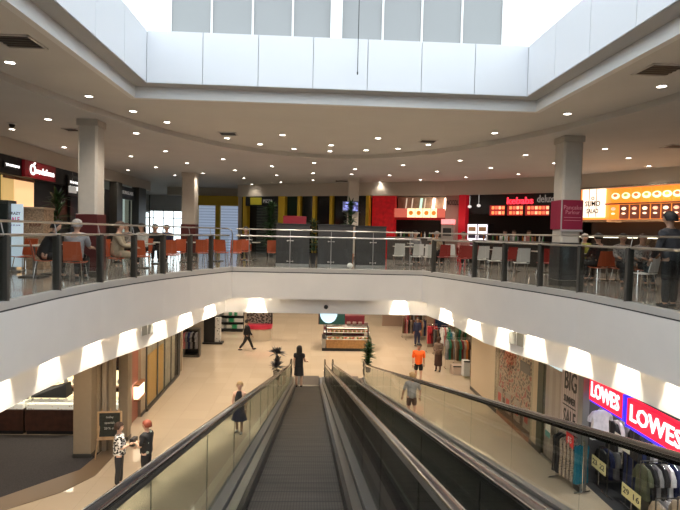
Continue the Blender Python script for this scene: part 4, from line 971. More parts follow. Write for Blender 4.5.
t = thing('display_monitor', 'black tilted screen above the jewellery counters left of the column', 'screen', (-8.3, 17.7, LO+1.06))
mb = MB(); mb.add([(-.55,.0,.0),(.55,0,0),(.55,.5,.0),(-.55,.5,0),(-.55,.1,.12),(.5,.12,.42),(.5,.45,.42),(-.55,.4,.12)], [(3,2,1,0),(4,5,6,7),(0,1,5,4),(1,2,6,5),(2,3,7,6),(3,0,4,7)]); obj('housing', mb, M_black, t)
mb = MB(); mb.add([(-.45,.03,.04),(.45,.04,.06),(.42,.09,.34),(-.45,.07,.10)], [(0,1,2,3)]); 
E_shelf = emat('lit_shelf_cream', (1,.82,.50), 1.2)
for x0, x1, y, lab in ((-10.5,-7.7,20.6,'lit jewellery wall cabinet left of the big column'),(-7.35,-6.3,20.6,'lit jewellery wall cabinet seen between column and pier')):
    t = thing('wall_cabinet', lab, 'cabinet', ((x0+x1)/2, y, LO)); w = x1-x0
    obj('body', B(-w/2,w/2,-.5,-.25,0,3.4), M_cwood, t); z = lambda py: PY(111, py, y).z-LO
    for pa, pb in ((387,372),(407,394)):
        o = obj('lit_niche', B(-w/2+.03,w/2-.03,-.25,-.2,z(pa),z(pb)), E_shelf, t)
        obj('shelf', B(-w/2,w/2,-.25,.02,z(pa)-.05,z(pa)), M_wood, o)
        for k in range(int(w/.3)): q = -w/2+.2+k*.3; obj('necklace_bust', disc(q, z(pa)+.16, .07, -.2, .06, 1.4), M_wht, o)
    obj('spot_rail', B(-w/2,w/2,-.25,.0,z(370),z(368)), M_black, t)
# easel blackboard
t = thing('easel_blackboard', 'blackboard on a pale wooden easel beside the big column', 'blackboard', PZ(101,462,LO), R(6)); t.location = (-5.62, 15.6, LO)
M_pale = mat('pale_easel_wood', (.48,.32,.18), .5, noise=.2)
h0, h1 = 1.28, 2.0; h0=.62; h1=1.30
obj('board', B(-.28,.28,.0,.03,h0,h1), mat('blackboard_face', (.02,.025,.02), .6, noise=.4, nscale=12), t)
for z_ in (h0-.04, h1): obj('board_frame', B(-.33,.33,-.0,.045,z_,z_+.045), M_pale, t)
for s in (-1,1): obj('board_frame', B(s*.305-.025,s*.305+.025,.0,.045,h0-.03,h1+.04), M_pale, t)
for s in (-1,1): mb = MB(); mb.tube([(s*.22,.04,1.4),(s*.36,-.12,0)], .02, 6); obj('leg', mb, M_pale, t)
mb = MB(); mb.tube([(0,.06,1.4),(0,.45,0)], .02, 6); obj('leg', mb, M_pale, t); obj('ledge', B(-.34,.34,.0,.1,h0-.07,h0-.04), M_pale, t)
for k, tx in enumerate(('today','specials','20 % off')): lettering('chalk_lettering', tx, .09, mat('chalk', (.6,.6,.55), .8), t, TL(0,h1-.12-k*.16,.032), .002)
# left shop wall beyond the pier
def wseg(W, mb, px0, px1, d0, d1, z0=LO, z1=ZC): W.slab(mb, W.sz(px0,400)[0], W.sz(px1,400)[0], z0, z1, d0, d1)
t,w,h = WL.thing('wall_panel', 'reddish brown wall panel behind the glowing wall box', 'wall panel', 132.5, 350, 141, 430, -.1, base=LO, top=ZC)
obj('panel', B(-w/2,w/2,-.2,.0,0,h), mat('terracotta_panel', (.34,.12,.075), .5), t); obj('edge_strip', B(-w/2,-w/2+.12,0,.06,0,h), M_beige, t)
t,w,h = WL.thing('wall_lamp', 'glowing white box with dark caps jutting from the reddish wall panel', 'lamp', 134, 389, 141, 397, .0)
obj('glow_box', B(-w/2*.9,w/2*.9,-.02,.12,.03,h+.18), emat('lit_lantern', (1,.85,.6), 2.2), t); obj('cap', B(-w/2,w/2,-.02,.16,h+.18,h+.24), M_wood, t); obj('cap', B(-w/2,w/2,-.02,.16,-.03,.03), M_wood, t)
p = WL.at(WL.sz(137,393)[0], -3.9, .6)
t,w,h = WL.thing('wall_pier', 'narrow beige pier between the reddish panel and the glass shopfront', 'pier', 141.3, 350, 145, 430, -.1, base=LO, top=ZC)
obj('shaft', B(-w/2,w/2,-.3,.1,0,h), M_beige, t); obj('plinth', B(-w/2,w/2,.1,.12,0,.12), M_darkmet, t)
c_ = (WL.sz(145.5,400)[0]+WL.sz(178,400)[0])/2
t = thing('glass_shopfront', 'tall framed glass shopfront with ochre panels on the lower left wall', 'shop front', WL.at(c_, LO), WL.ang)
H = ZC-LO
def lw(px): return WL.sz(px,400)[0]-c_
M_lock = mat('ochre_locker', (.62,.33,.04), .4)
for k, (x0, x1) in enumerate(((145.5,156.5),(156.5,163.5),(163.5,170),(170,176.5))):
    o = obj('pane', B(lw(x0)+.03,lw(x1)-.03,.03,.045,.1,H), M_glass, t)
    obj('frame_post', B(lw(x0)-.03,lw(x0)+.03,.0,.05,0,H), M_darkmet, t)
obj('sill', B(lw(145.5),lw(177),-.02,.08,0,.1), M_darkmet, t)
obj('end_post', B(lw(176),lw(178),-.1,.07,0,H), M_black, t)
for x0, x1 in ((148,156),(157,163)): obj('ochre_panel', B(lw(x0),lw(x1),-.05,-.0,.15,1.95), M_lock, t)
obj('back_panel', B(lw(146),lw(176),-.15,-.08,0,H), mat('grey_beige_interior', (.50,.44,.34), .6, noise=.15, nscale=3), t)
for k in range(5): mb = MB(); mb.ball((lw(171.5)+.1*k,.12,.5+.14*(k%3)), .045); obj('sticker', mb, M_wht, t)
# coat rack board
def garment(mesh_m, L=.75, w=.42, d=.07, sleeve=.32):
    mb = MB(); vs = []; prof = [(0,.06,.02),(-.03,w*.42,.035),(-.08,w*.5,d*.5),(-L*.4,w*.43,d*.5),(-L*.75,w*.46,d*.55),(-L,w*.48,d*.6)]
    for z, x, y in prof:
        vs += [(-x,-y,z),(0,-y*1.3,z),(x,-y,z),(x,y,z),(0,y*1.3,z),(-x,y,z)]
    fs = [(i*6+k, i*6+(k+1)%6, i*6+6+(k+1)%6, i*6+6+k) for i in range(5) for k in range(6)]+[(0,1,2,3,4,5),(35,34,33,32,31,30)]
    mb.add(vs, fs)
    for s in (-1,1):
        if sleeve: mb.tube([(s*w*.42,0,-.07),(s*(w*.5+.05),0,-.07-sleeve*.5),(s*(w*.5+.06),0,-.07-sleeve)], [.05,.06,.06], 7, flat=.6)
    return mb
def hanger(parent):
    mb = MB(); mb.tube([(-.16,0,-.03),(0,0,.04),(.16,0,-.03)], .005, 5); mb.tube([(0,0,.04),(0,0,.07),(.012,0,.10)], .004, 5); return obj('hanger', mb, M_chrome, parent)
GP = {}
def hang(kind, col, loc, rz, label, group, L=.75, w=.42, sl=.32, pat=None, cat='shirt'):
    key = (kind, col if not pat else pat.name, L)
    if key not in GP:
        m = pat or mat('cloth_'+'_'.join('%02d' % int(c*99) for c in col), col, .85, noise=.12, nscale=9)
        o = sobj(kind, garment(m, L, w, .08, sl), m); GP[key] = o; o.location = loc; o.rotation_euler = (0,0,rz); hanger(o)
    else: o = dup(GP[key], loc, rz)
    return tag(o, label, cat, group)
def rail(a, b, zb, ztop, label, name='clothes_rack'):
    a = Vector(a); b = Vector(b); c = (a+b)/2; L = (b-a).length; ang = math.atan2((b-a).y,(b-a).x)
    t = thing(name, label, 'rack', (c.x, c.y, zb), ang); h = ztop-zb
    mb = MB(); mb.tube([(-L/2,0,h),(L/2,0,h)], .014, 8); obj('hanging_rail', mb, M_darkmet if a.x > 7.3 and a.y < 14.2 else M_chrome, t)
    for s in (-1,1):
        mb = MB(); mb.tube([(s*L/2,0,.04),(s*L/2,0,h)], .014, 8); obj('upright', mb, M_darkmet if a.x > 7.3 and a.y < 14.2 else M_chrome, t)
        mb = MB(); mb.tube([(s*L/2,-.25,.03),(s*L/2,.25,.03)], .016, 8); obj('foot', mb, M_chrome, t)
    return a, b
PAL = dict(black=(.02,.02,.022), navy=(.02,.03,.10), white=(.72,.72,.74), grey=(.25,.25,.26), olive=(.09,.10,.06), teal=(.01,.16,.24), beige=(.40,.33,.25), blue=(.10,.18,.42), pale=(.35,.42,.60), red=(.42,.02,.03), green=(.02,.18,.10), pink=(.6,.2,.2), brown=(.12,.06,.03), orange=(.7,.2,.04), maroon=(.2,.02,.03))
def fill(a, b, z, n, cols, where, group, rz=None, **k):
    a = Vector(a); b = Vector(b); ang = math.atan2((b-a).y,(b-a).x)+PI/2
    for i in range(n):
        p = a.lerp(b, (i+.5)/n); c = cols[i % len(cols)]; kind = k.get('kind','shirt')
        hang(kind, PAL[c], (p.x,p.y,z-.11), (ang if rz is None else rz)+rnd.uniform(-.12,.12), '%s %s hanging %s %s' % (c, kind, nth(i), where), group, **{q:v for q,v in k.items() if q!='kind'})
# menswear shop, lower right
def RX(px, py, X):
    p = PX(px, py, X); return p
s0, s1 = RX(590,373,6.98).y, RX(625,392,6.98).y
t = thing('shop_sign', 'red and blue illuminated sign with white letters, the farther of two', 'sign', (7.12, (s0+s1)/2, -2.80), -PI/2)
M_sr = mat('sign_red', (.75,.01,.03), .35, emit=(1,.01,.05), es=.9); M_sb = mat('sign_blue', (.03,.02,.6), .35, emit=(.05,.03,1), es=.8); w = s0-s1
E_sign = emat('lit_sign_white', (1,.97,.95), 1.2)
obj('red_face', B(-w/2,w/2-.08,0,.14,0,.56), M_sr, t, lab='red face'); obj('blue_edge', B(w/2-.08,w/2+.02,-.05,.14,-.04,.56), M_sb, t, lab='blue edge'); obj('blue_border', B(-w/2,w/2,-.03,.12,-.05,.0), M_sb, t)
lettering('sign_lettering', 'LOWES', .50, E_sign, t, TL(-.05,.28,.14), .02, w*.8, True)
s0, s1 = RX(627.5,394,6.96).y, RX(688,430,6.96).y
t = thing('shop_sign', 'red and blue illuminated sign with large white letters, the nearer of two', 'sign', (7.10, (s0+s1)/2, -2.84), -PI/2); w = s0-s1
obj('red_face', B(-w/2,w/2,0,.14,0,.58), M_sr, t, lab='red face'); obj('blue_border', B(-w/2-.02,w/2,-.03,.13,-.07,.0), M_sb, t, lab='blue border'); obj('blue_edge', B(-w/2-.04,-w/2,-.03,.15,-.07,.58), M_sb, t)
lettering('sign_lettering', 'LOWES', .50, E_sign, t, TL(0,.29,.14), .02, w*.86, True)
mb = MB(); mb.box(7.14,7.3,6,14.0,-2.2,ZC); struct('wall_above_menswear', mb, M_fascia)
# piers, poster window, glass
def rpier(px0, px1, label, m=M_beige, d=.06, dep=.3):
    t,w,h = WR.thing('wall_pier', label, 'pier', px0, 350, px1, 430, 0, base=LO, top=ZC); obj('shaft', B(-w/2,w/2,-dep,d,0,h), m, t); obj('plinth', B(-w/2-.01,w/2+.01,d,d+.02,0,.15), M_darkmet, t); return t
M_rbeige = mat('light_beige_pier', (.58,.47,.33), .5)
rpier(473, 486, 'light beige pier at the far end of the lower right wall, the left one', M_rbeige); rpier(487.5, 497, 'light beige pier beside the poster window, its left neighbour', M_rbeige); rpier(533.5, 540, 'light beige pier right of the poster window', M_rbeige, .03)
rpier(540, 542.5, 'slim dark green post beside the tall glass pane', mat('dark_green_post', (.04,.05,.03), .4), .035)
rpier(486.1, 487.3, 'thin brown strip between the two light beige piers', mat('brown_strip', (.12,.07,.04), .5), .0)
t,w,h = WR.thing('poster_window', 'large shop window poster crowded with small homeware pictures', 'poster', 497.5, 345, 533, 440, 0, base=LO, top=ZC)
mp_ = mat_spots('homeware_poster', (.10,.05,.04), (.50,.35,.26), 8, .42, .5, c3=(.40,.07,.06), t3=1.75); obj('poster', B(-w/2,w/2,-.05,.0,.75,h), mp_, t); obj('sill', B(-w/2,w/2,-.1,.05,0,.15), M_wood, t)
obj('lower_panel', B(-w/2,w/2,-.06,.01,.15,.75), mat('poster_base_brown', (.09,.04,.03), .5), t)
for k in range(4): q = -w/2+.5+k*(w-1)/3; o = obj('price_card', B(q-.25,q+.25,.01,.04,.35,1.05), mat('price_card_beige', (.42,.33,.27), .5), t); obj('red_print', B(q-.14,q+.14,.04,.045,.55,.85), mat('red_print', (.6,.03,.03), .5), o)
for k, (q, ww, hh, zz) in enumerate(((-.9,.5,1.1,2.5),(-.2,.4,.8,2.7),(.5,.8,.35,2.1))): obj('picture_block', B(q,q+ww,.0,.012,zz,zz+hh), mat('picture_'+str(k), ((.5,.05,.04),(.55,.38,.28),(.04,.04,.05))[k], .5), t)
obj('pane', B(-w/2,w/2,.06,.07,.15,h), M_glass, t)
t,w,h = WR.thing('glass_partition', 'tall clear glass pane with pinkish boards behind, left of the letter banner', 'glass pane', 543, 350, 566, 440, 0, base=LO, top=ZC)
obj('pane', B(-w/2,w/2,0,.015,.05,h), M_glass, t); obj('floor_channel', B(-w/2,w/2,-.03,.04,0,.05), M_steel2, t)
obj('board', B(-w/2,w/2,-.09,-.05,0,2.75), mat_bands('pinkish_boards', (.50,.42,.39), (.42,.34,.33), .42, 0, .5, .5), t)
obj('light_band', B(-w/2,w/2,-.09,-.05,2.75,h), emat('pale_sky_panel', (.75,.92,1), .8), t)
t,w,h = WR.thing('letter_banner', 'tall pale banner with big black letters BIG beside the grey shop post', 'banner', 566, 372, 580.3, 440, .09, base=LO+.75)
w_ = w; hh = 2.55
obj('sheet', B(-w/2,w/2,0,.02,0,hh), mat_bands('banner_boards', (.50,.44,.42), (.38,.32,.31), .12, 0, .5, .6), t); obj('top_bar', B(-w/2-.02,w/2+.02,-.01,.03,hh,hh+.03), M_steel2, t)
lettering('banner_lettering', 'BIG', .72, M_black, t, TL(.05,hh-.62,.02), .008, w*.72, True); lettering('banner_lettering', 'SUMMER', .26, M_black, t, TL(.02,hh-1.12,.02), .008, w*.7, True); obj('rule', B(-w*.38,w*.4,.02,.026,hh-1.3,hh-1.27), M_black, t)
lettering('banner_lettering', 'SALE', .6, M_black, t, TL(.05,hh-1.62,.02), .008, w*.72, True)
rpier(582.5, 585.5, 'slim grey metal post between the letter banner and the menswear shop', mat('grey_post', (.28,.29,.29), .35, .6), .1, .08)
for k, (px, py, X, hh_, c, tx) in enumerate(((570,440,6.75,.34,(.75,.02,.03),'$5'),)):
    p = PX(px,py,X); t = thing('price_sign', 'small red price card hanging below the letter banner', 'sign', p, -PI/2); obj('card', B(-.2,.2,0,.01,-.17,.17), mat('red_card', c, .5), t); lettering('card_lettering', tx, .22, M_wht, t, TL(0,0,.012), .003)
    obj('clip', B(-.01,.01,-.01,.01,.17,.5), M_steel2, t)
# bargain rack in front of the banner
a, b = (7.28,14.15,), (7.28,13.0); a_ = (6.75,14.45); b_2 = (7.0,13.5)
leop = mat_spots('leopard_print_cloth', (.03,.025,.02), (.33,.27,.22), 26, .3, .9)
rail(a_, b_2, LO, LO+1.35, 'small chrome rack of patterned clothes in front of the letter banner')
d_ = (Vector(b_2)-Vector(a_))
for i in range(7):
    p = Vector(a_).lerp(Vector(b_2), (i+.5)/7); 
    if i < 2: hang('dress', PAL['black'], (p.x,p.y,LO+1.24), R(20), 'black dress hanging %s on the small bargain rack' % nth(i), 'clothes on the bargain rack', 1.0, .4, 0, cat='dress')
    elif i < 6: hang('dress', PAL['grey'], (p.x,p.y,LO+1.24), R(20), 'speckled dress hanging %s on the small bargain rack' % nth(i), 'clothes on the bargain rack', 1.0, .42, 0, pat=leop, cat='dress')
    else: hang('dress', PAL['teal'], (p.x,p.y,LO+1.24), R(15), 'teal blue dress hanging at the near end of the bargain rack', 'clothes on the bargain rack', 1.0, .42, 0, cat='dress')
p = PX(548,430,6.9); t = thing('paper_flyer', 'white and teal flyer stuck on the glass pane above the handrail', 'paper', p, -PI/2); obj('sheet', B(-.16,.16,0,.008,-.2,.2), M_wht, t); obj('teal_half', B(-.16,.16,.008,.01,-.2,-.03), mat('teal_paper', (.08,.3,.3), .5), t)
# racks inside the shop: rows running away from the glass
RK = [((7.6,13.85),(9.9,13.85),LO+1.1,'low back rack under the high rack of shirts'),((7.6,12.35),(8.9,12.35),LO+2.2,'high middle rack of dark shirts'),((7.5,11.3),(9.5,11.3),LO+.95,'low front rack of pale shorts'),((7.55,13.32),(9.6,13.32),LO+2.05,'high back rack of shirts behind the far sign'), ((7.75,12.83),(9.9,12.83),LO+1.45,'low rack of dark trousers behind the far price board'),
      ((7.45,11.82),(9.4,11.82),LO+1.55,'rack of dark jackets in the middle of the menswear shop'), ((7.6,10.75),(9.3,10.75),LO+1.25,'rack of pale shirts nearest the travelator'), ((9.15,12.35),(10.6,12.35),LO+2.3,'tall rack of blue shirts under the near sign')]
sets = [['black','navy','grey','black'],['black','navy','black','grey','white','black'],['beige','grey','white','black','beige'],['black','white','grey','black','navy','red','green','black','maroon','navy'], ['navy','black','olive','black','navy','black'], ['olive','black','grey','black','white','navy','grey','black','grey','beige'], ['beige','beige','grey','white','beige','white','pale','blue'], ['blue','pale','blue','navy','pale','blue']]
nms = ['on the low back rack','on the high middle rack','on the low front rack','on the high back rack', 'on the low trouser rack', 'on the middle jacket rack', 'on the nearest shirt rack', 'on the tall blue shirt rack']
for i, (a, b, z, lab) in enumerate(RK):
    rail(a, b, LO, z, lab); fill(a, b, z, 14 if i != 7 else 12, sets[i], nms[i], 'clothes '+nms[i], kind='trousers' if i == 4 else 'shirt', sl=0 if i == 4 else .3, L=.95 if i == 4 else .72)
for k, (px, py, tx) in enumerate(((600,424,None),)):
    p = PY(px,py,13.1); hang('tee', PAL['white'], (p.x,p.y,p.z+.35), R(10), 'white T-shirt with small dark emblem hanging above the handrail line', 'display shirts', .72, .5, .2, cat='shirt')
def pcard(px0,py0,px1,py1,X,col,txts,lab,tilt=0):
    pa, pb = PX(px0,py0,X), PX(px1,py1,X); c = (pa+pb)/2; w = abs(pa.y-pb.y); t = thing('price_sign', lab, 'sign', (X, c.y, c.z), -PI/2)
    h = .30; obj('card', B(-w/2,w/2,0,.012,-h/2,h/2), mat('price_card_'+col[0], col[1], .6, emit=col[1], es=.12), t)
    for i, tx in enumerate(txts): lettering('card_lettering', tx, .19, M_black, t, TL((-.25+.5*i)*w if len(txts)>1 else 0, 0, .014), .003, w*.32, True)
    mb = MB(); mb.tube([(0,.01,-h/2),(0,.01,-h/2-.35)], .008, 6); obj('stem', mb, M_steel2, t)
YC = ('cream_yellow', (.62,.55,.28)); WC_ = ('off_white', (.62,.6,.5))
pcard(592,460,606,470,7.3,YC,['23','22'],'pale yellow double price board 23 and 22 above the near clothes rack')
pcard(622,488,641,503,7.35,YC,['29','16'],'pale yellow double price board 29 and 16 lower on the right')
pcard(615,436,630,450,7.25,WC_,['50'],'long off-white price card crossing the handrail, above the racks')
p = PY(628,419,12.9); t = thing('price_sign', 'square cream price card hanging between the two red signs', 'sign', p, 0); obj('card', B(-.11,.11,0,.01,-.13,.13), mat('price_card_off_white', (.62,.6,.5), .6), t); lettering('card_lettering', '25', .12, M_black, t, TL(0,0,.012), .002); obj('clip', B(-.005,.005,-.01,0,.13,.6), M_steel2, t)
for i,(x,y) in enumerate(((8.0,11.75),(8.9,12.0),(8.3,12.55))):
    p = (x,y,LO); t = thing('gondola_shelf', 'black low shelf unit among the racks, %s one from the walkway' % nth(i), 'shelf', p); 
    for s in (-1,1): obj('side', B(s*.4-.015,s*.4+.015,-.2,.1,0,.8), M_black, t)
    for k in range(3): o = obj('shelf', B(-.39,.39,-.19,.09,.15+k*.28,.17+k*.28), M_black, t)
    for k in range(3):
        q = tag(obj('folded_jeans', B(-.12,.12,-.12,.08,0,.1), mat('denim', (.06,.09,.2), .9, noise=.3, nscale=20)), 'folded blue jeans on the %s shelf unit, %s pile' % (nth(i), nth(k)), 'jeans', 'folded jeans'); q.location = (x-.26+k*.26, y, LO+.735)
for y in (10.8,12.2,13.6): spot('shop_lamp', (8.2,y,ZC-.1), 70, 130, (.95,.97,1), .6, .1)
# boutique beyond the piers
M_bf = mat('boutique_rug', (.45,.33,.25), .8)
BX = Wall((5.2,36.0),(6.85,24.2))
mb = MB(); mb.box(7.6,16,36.2,36.4,LO,ZC); mb.box(5.0,7.6,38.6,38.8,LO,ZC); struct('wall_boutique_back', mb, mat('boutique_wall', (.35,.25,.20), .6))
def blk(px0, px1, pt, pb, Y, dep, m, name, label, cat, base=None):
    a, b = PY(px0,pb,Y), PY(px1,pb,Y); z0 = base if base is not None else a.z; z1 = PY((px0+px1)/2,pt,Y).z; t = thing(name, label, cat, ((a.x+b.x)/2, Y, z0)); w = b.x-a.x
    obj('body', B(-w/2,w/2,-dep,0,0,z1-z0), m, t); obj('edge', B(-w/2,w/2,0,.03,z1-z0-.06,z1-z0), M_black, t); return t, w, z1-z0
blk(427,433.5,314,346,31.5,.3,mat('taupe_pillar',(.25,.17,.12),.6),'boutique_pillar','brown pillar in the boutique beside the dark blue panel','pillar',LO)
t,w,h = blk(435,447.5,316,330,31.4,.12,mat('navy_panel',(.012,.03,.075),.3),'window_panel','dark blue glossy panel above the boutique racks','panel'); obj('white_sill', B(-w/2-.1,w/2+.1,0,.1,-.1,-.02), M_wht, t)
for px0,px1,Y,z,cols,nm in ((402,415,35.2,2.6,['maroon','black','orange','brown'],'on the rearmost boutique rack'),(402,415,34.4,1.35,['brown','maroon','pink','black','beige'],'on the low rearmost boutique rack'),(415,427,33.9,1.3,['navy','black','orange','beige'],'on the low rear right boutique rack'),(415,428,34.6,2.5,['beige','brown','navy','pink','maroon'],'on the rear right boutique rack'),(428,442,32.4,1.9,['navy','grey','red','black'],'on the rear centre boutique rack'),(406,421,33.5,2.35,['maroon','brown','black','grey','brown'],'on the far maroon boutique rack'),(427,437,30,1.6,['red','red','maroon'],'on the red boutique rack'),(434,441,29.5,1.5,['black','brown','black'],'on the black boutique rack'),(441,450,29.0,1.7,['white','pink','white','green'],'on the white boutique rack'),(447,459,28.5,1.55,['green','teal','white','black'],'on the green boutique rack'),
        (446,455,26.4,1.55,['grey','green','brown'],'on the front boutique rack'),(456,470,26.0,1.6,['brown','green','maroon','beige','orange'],'on the front right boutique rack'),(451,462,30.5,2.7,['pink','orange','grey'],'high behind the boutique'),(455,468,27.4,2.1,['olive','green','beige'],'on the back right boutique rack')):
    a, b = PY(px0,340,Y), PY(px1,340,Y); rail((a.x,Y),(b.x,Y),LO,LO+z,'chrome clothes rack inside the boutique, the '+nm.replace('on the ','').replace(' boutique rack','')+' one' if 'high' not in nm else 'tall chrome clothes rack at the back of the boutique'); n_ = max(4, int((b.x-a.x)/.11))
    fill((a.x,Y),(b.x,Y),LO+z,n_,cols,nm,'clothes '+nm, L=.95)
t,w,h = blk(453,463,366,371,25.2,.5,mat('white_basket',(.55,.45,.38),.5),'basket','low pale basket stand at the front of the boutique','basket',LO)
t,w,h = blk(463.5,470,361,369,24.6,.35,mat('white_box',(.65,.68,.68),.4),'display_box','small white display box by the pier of the boutique','box',LO+.1)
t,w,h = blk(459,470,318,331,30.8,.1,mat('lime_panel',(.30,.30,.05),.5,emit=(.5,.5,.08),es=.25),'wall_panel','yellow green lit panel high at the boutique rear','panel')
for y in (26,29.5,33): spot('shop_lamp', (6.6,y,ZC-.1), 120, 130, WARM, .6, .1)
# ---- sweets kiosk in the middle
def goods(name, mm, pos, size, group, lab, cat, ball=True):
    first = None
    for i, p in enumerate(pos):
        if first is None:
            mb = MB(); 
            if ball: mb.ball((0,0,size), (size*1.3,size,size), 8, 5)
            else: mb.bbox((0,0,size), (size*2,size*1.6,size*2), .01)
            first = o = obj(name, mb, mm, smooth=ball); o.location = p
        else: o = dup(first, p, 0)
        tag(o, lab % nth(i), cat, group)
kx0, kx1, kY = .60, 3.36, 30.1
t = thing('bakery_kiosk', 'black framed bakery kiosk with lit glass cases at the centre of the lower mall', 'kiosk', ((kx0+kx1)/2, kY, LO)); w = kx1-kx0
obj('base', B(-w/2,w/2,-1.8,0,.0,.16), M_black, t); obj('wood_front', B(-w/2+.2,w/2-.2,-.1,.01,.16,.62), mat('honey_wood', (.42,.23,.09), .4, noise=.2, nscale=8), t); obj('end_panel', B(-w/2,-w/2+.2,-1.7,.0,.16,.66), M_steel2, t); obj('end_panel', B(w/2-.2,w/2,-1.7,.0,.16,.66), M_steel2, t)
obj('shelf', B(-w/2+.02,w/2-.02,-1.1,-.03,.62,.66), M_wht, t); obj('shelf', B(-w/2+.1,w/2-.1,-1.1,-.25,.96,.99), M_wht, t); obj('shelf', B(-w/2+.1,w/2-.1,-1.3,-.5,1.26,1.29), M_steel2, t)
for x_ in (-w/2+.22,w/2-.22): 
    mb = MB(); mb.tube([(x_,.0,.16),(x_,.0,.9),(x_,.2,1.25),(x_,.45,1.34)], .035, 6); obj('frame_post', mb, M_black, t)
for x0_,x1_ in ((-w/2+.25,-.02),(.02,w/2-.25)):
    mb = MB(); mb.add([(x0_,-.0,.66),(x1_,0,.66),(x1_,.0,.92),(x0_,0,.92),(x0_,.2,1.27),(x1_,.2,1.27)], [(0,1,2,3),(3,2,5,4)]); obj('curved_glass', mb, M_glass, t)
obj('case_light', B(-w/2+.25,w/2-.25,-.4,-.34,1.2,1.24), emat('lit_case_strip', (1,.9,.7), 1.2), t)
obj('back_counter', B(-w/2+.1,w/2-.3,-2.0,-1.5,.0,1.75), mat('maroon_counter', (.16,.02,.03), .4), t); obj('brown_unit', B(-w/2+.6,-w/2+1.2,-1.5,-1.2,.0,1.95), mat('tan_unit', (.40,.25,.10), .5), t)
cx0 = (kx0+kx1)/2
F3 = [mat('bun_brown',(.50,.22,.07),.5),mat('icing_white',(.8,.74,.66),.4),mat('glaze_red',(.5,.10,.05),.35),mat('leaf_garnish',(.12,.25,.05),.5)]
rr = random.Random(3)
for fi in range(4):
    pos = []
    for k in range(11): pos.append((cx0-w/2+.35+(k*4+fi)*.052+rr.uniform(-.01,.01), kY+.10+.1*((k+fi)%2), LO+(.661 if (k+fi)%2 else .661)))
    for k in range(9): pos.append((cx0-w/2+.38+(k*4+fi)*.062, kY+.38, LO+.991))
    goods(('bread_roll','iced_cake','tart','salad_bowl')[fi], F3[fi], pos, .055, ('bread rolls','iced cakes','red tarts','green salad bowls')[fi]+' in the kiosk case', ('brown bread roll','white iced cake','red glazed tart','green salad bowl')[fi]+' in the kiosk glass case, %s one', ('bread','cake','tart','bowl')[fi])
goods('cardboard_box', mat('kiosk_box',(.30,.22,.2),.6), [(cx0-w/2+1.5+.33*k, kY+.9, LO+1.291) for k in range(4)], .1, 'boxes on the kiosk', 'small box on top of the bakery kiosk, %s from left', 'box', False)
goods('jar', mat('kiosk_jar',(.7,.68,.62),.3), [(cx0-w/2+.5+.2*k, kY+.7, LO+1.291) for k in range(4)], .06, 'jars on the kiosk', 'white jar on top of the bakery kiosk, %s from left', 'jar', True)
spot('kiosk_lamp', (cx0, kY+.5, ZC-.1), 120, 90, WARM, .6, .1)
# hanging screen in front of the kiosk
p0, p1 = PY(318.5,318,28.8), PY(345,318,28.8); z0 = PY(330,324.5,28.8).z
t = thing('hanging_screen', 'hanging sign with a pale blue disc on dark green over the bakery kiosk', 'sign', ((p0.x+p1.x)/2, 28.8, z0)); w = p1.x-p0.x; h = 1.0
obj('panel', B(-w/2,w/2,-.06,0,0,h), mat('dark_green_sign', (.01,.05,.04), .4, emit=(.01,.06,.05), es=.3), t); obj('maroon_edge', B(-w/2,-w/2+.05,0,.01,0,h), M_maroon, t)
ds = MB(); n_=20; cxx, czz, rx_, rz_ = -w*.12, h*.62, w*.33, h*.55
ds.v = [(cxx+rx_*math.cos(2*PI*k/n_), -dd, max(.03, min(h-.01, czz+rz_*math.sin(2*PI*k/n_)))) for dd in (.002,.012) for k in range(n_)]; ds.f = [tuple(range(n_)), tuple(range(2*n_-1,n_-1,-1))]+[(k,k+n_,(k+1)%n_+n_,(k+1)%n_) for k in range(n_)]; ds.mi=[0]*len(ds.f)
obj('blue_disc', ds, mat('pale_blue_disc', (.5,.7,.85), .4, emit=(.5,.75,.95), es=.75), t)
for s in (-1,1): mb = MB(); mb.tube([(s*w*.4,.03,h),(s*w*.4,.03,ZC-z0)], .01, 6); obj('hanging_rod', mb, M_steel2, t)
# ---- back left kiosk with shelves, and the black column
kY = 35.6
xa, xb = PY(204,330,kY).x, PY(243,330,kY).x
t = thing('shelving_kiosk', 'long shelving kiosk of white, grey and green goods at the far left', 'kiosk', ((xa+xb)/2, kY, LO)); w = xb-xa
obj('plinth', B(-w/2,w/2,-.5,.1,.0,.12), M_black, t); obj('back', B(-w/2,w/2,-.45,-.4,.1,1.7), M_dark, t)
for k in range(4): obj('shelf', B(-w/2,w/2,-.4,.05,.15+.42*k,.18+.42*k), M_dark, t)
cols = [mat('tub_white',(.75,.75,.72),.4), mat('tub_green',(.03,.35,.15),.4), mat('tub_grey',(.22,.24,.24),.4), mat('tub_red',(.5,.05,.05),.4)]
for fi in range(4):
    pos = []
    for k in range(3):
        for j in range(14):
            c = 0 if (j+k)%3==0 else 2 if j < 8 else 1 if 9 <= j <= 11 else 0
            if k==1 and j<4: c = 3
            if c == fi: pos.append((xa+.15+j*(w-.3)/13, kY+.12, LO+.181+.42*k))
    goods('storage_tub', cols[fi], pos, .125, ('white','green','grey','red')[fi]+' tubs on the far kiosk', ('white','green','grey','red')[fi]+' tub on the far left shelving kiosk, %s one', 'tub', False)
xa, xb = PY(246,330,33.0).x, PY(272,330,33.0).x; w = xb-xa
t = thing('round_kiosk', 'dark kiosk with a curved red counter edge behind the walking person', 'kiosk', ((xa+xb)/2, 33.0, LO))
pl = [(-w/2,.5),(-w/2,-.05)]+[(w/2*math.cos(a), -.55*math.sin(a)) for a in [PI-PI*k/10 for k in range(1,10)]]+[(w/2,-.05),(w/2,.5)]
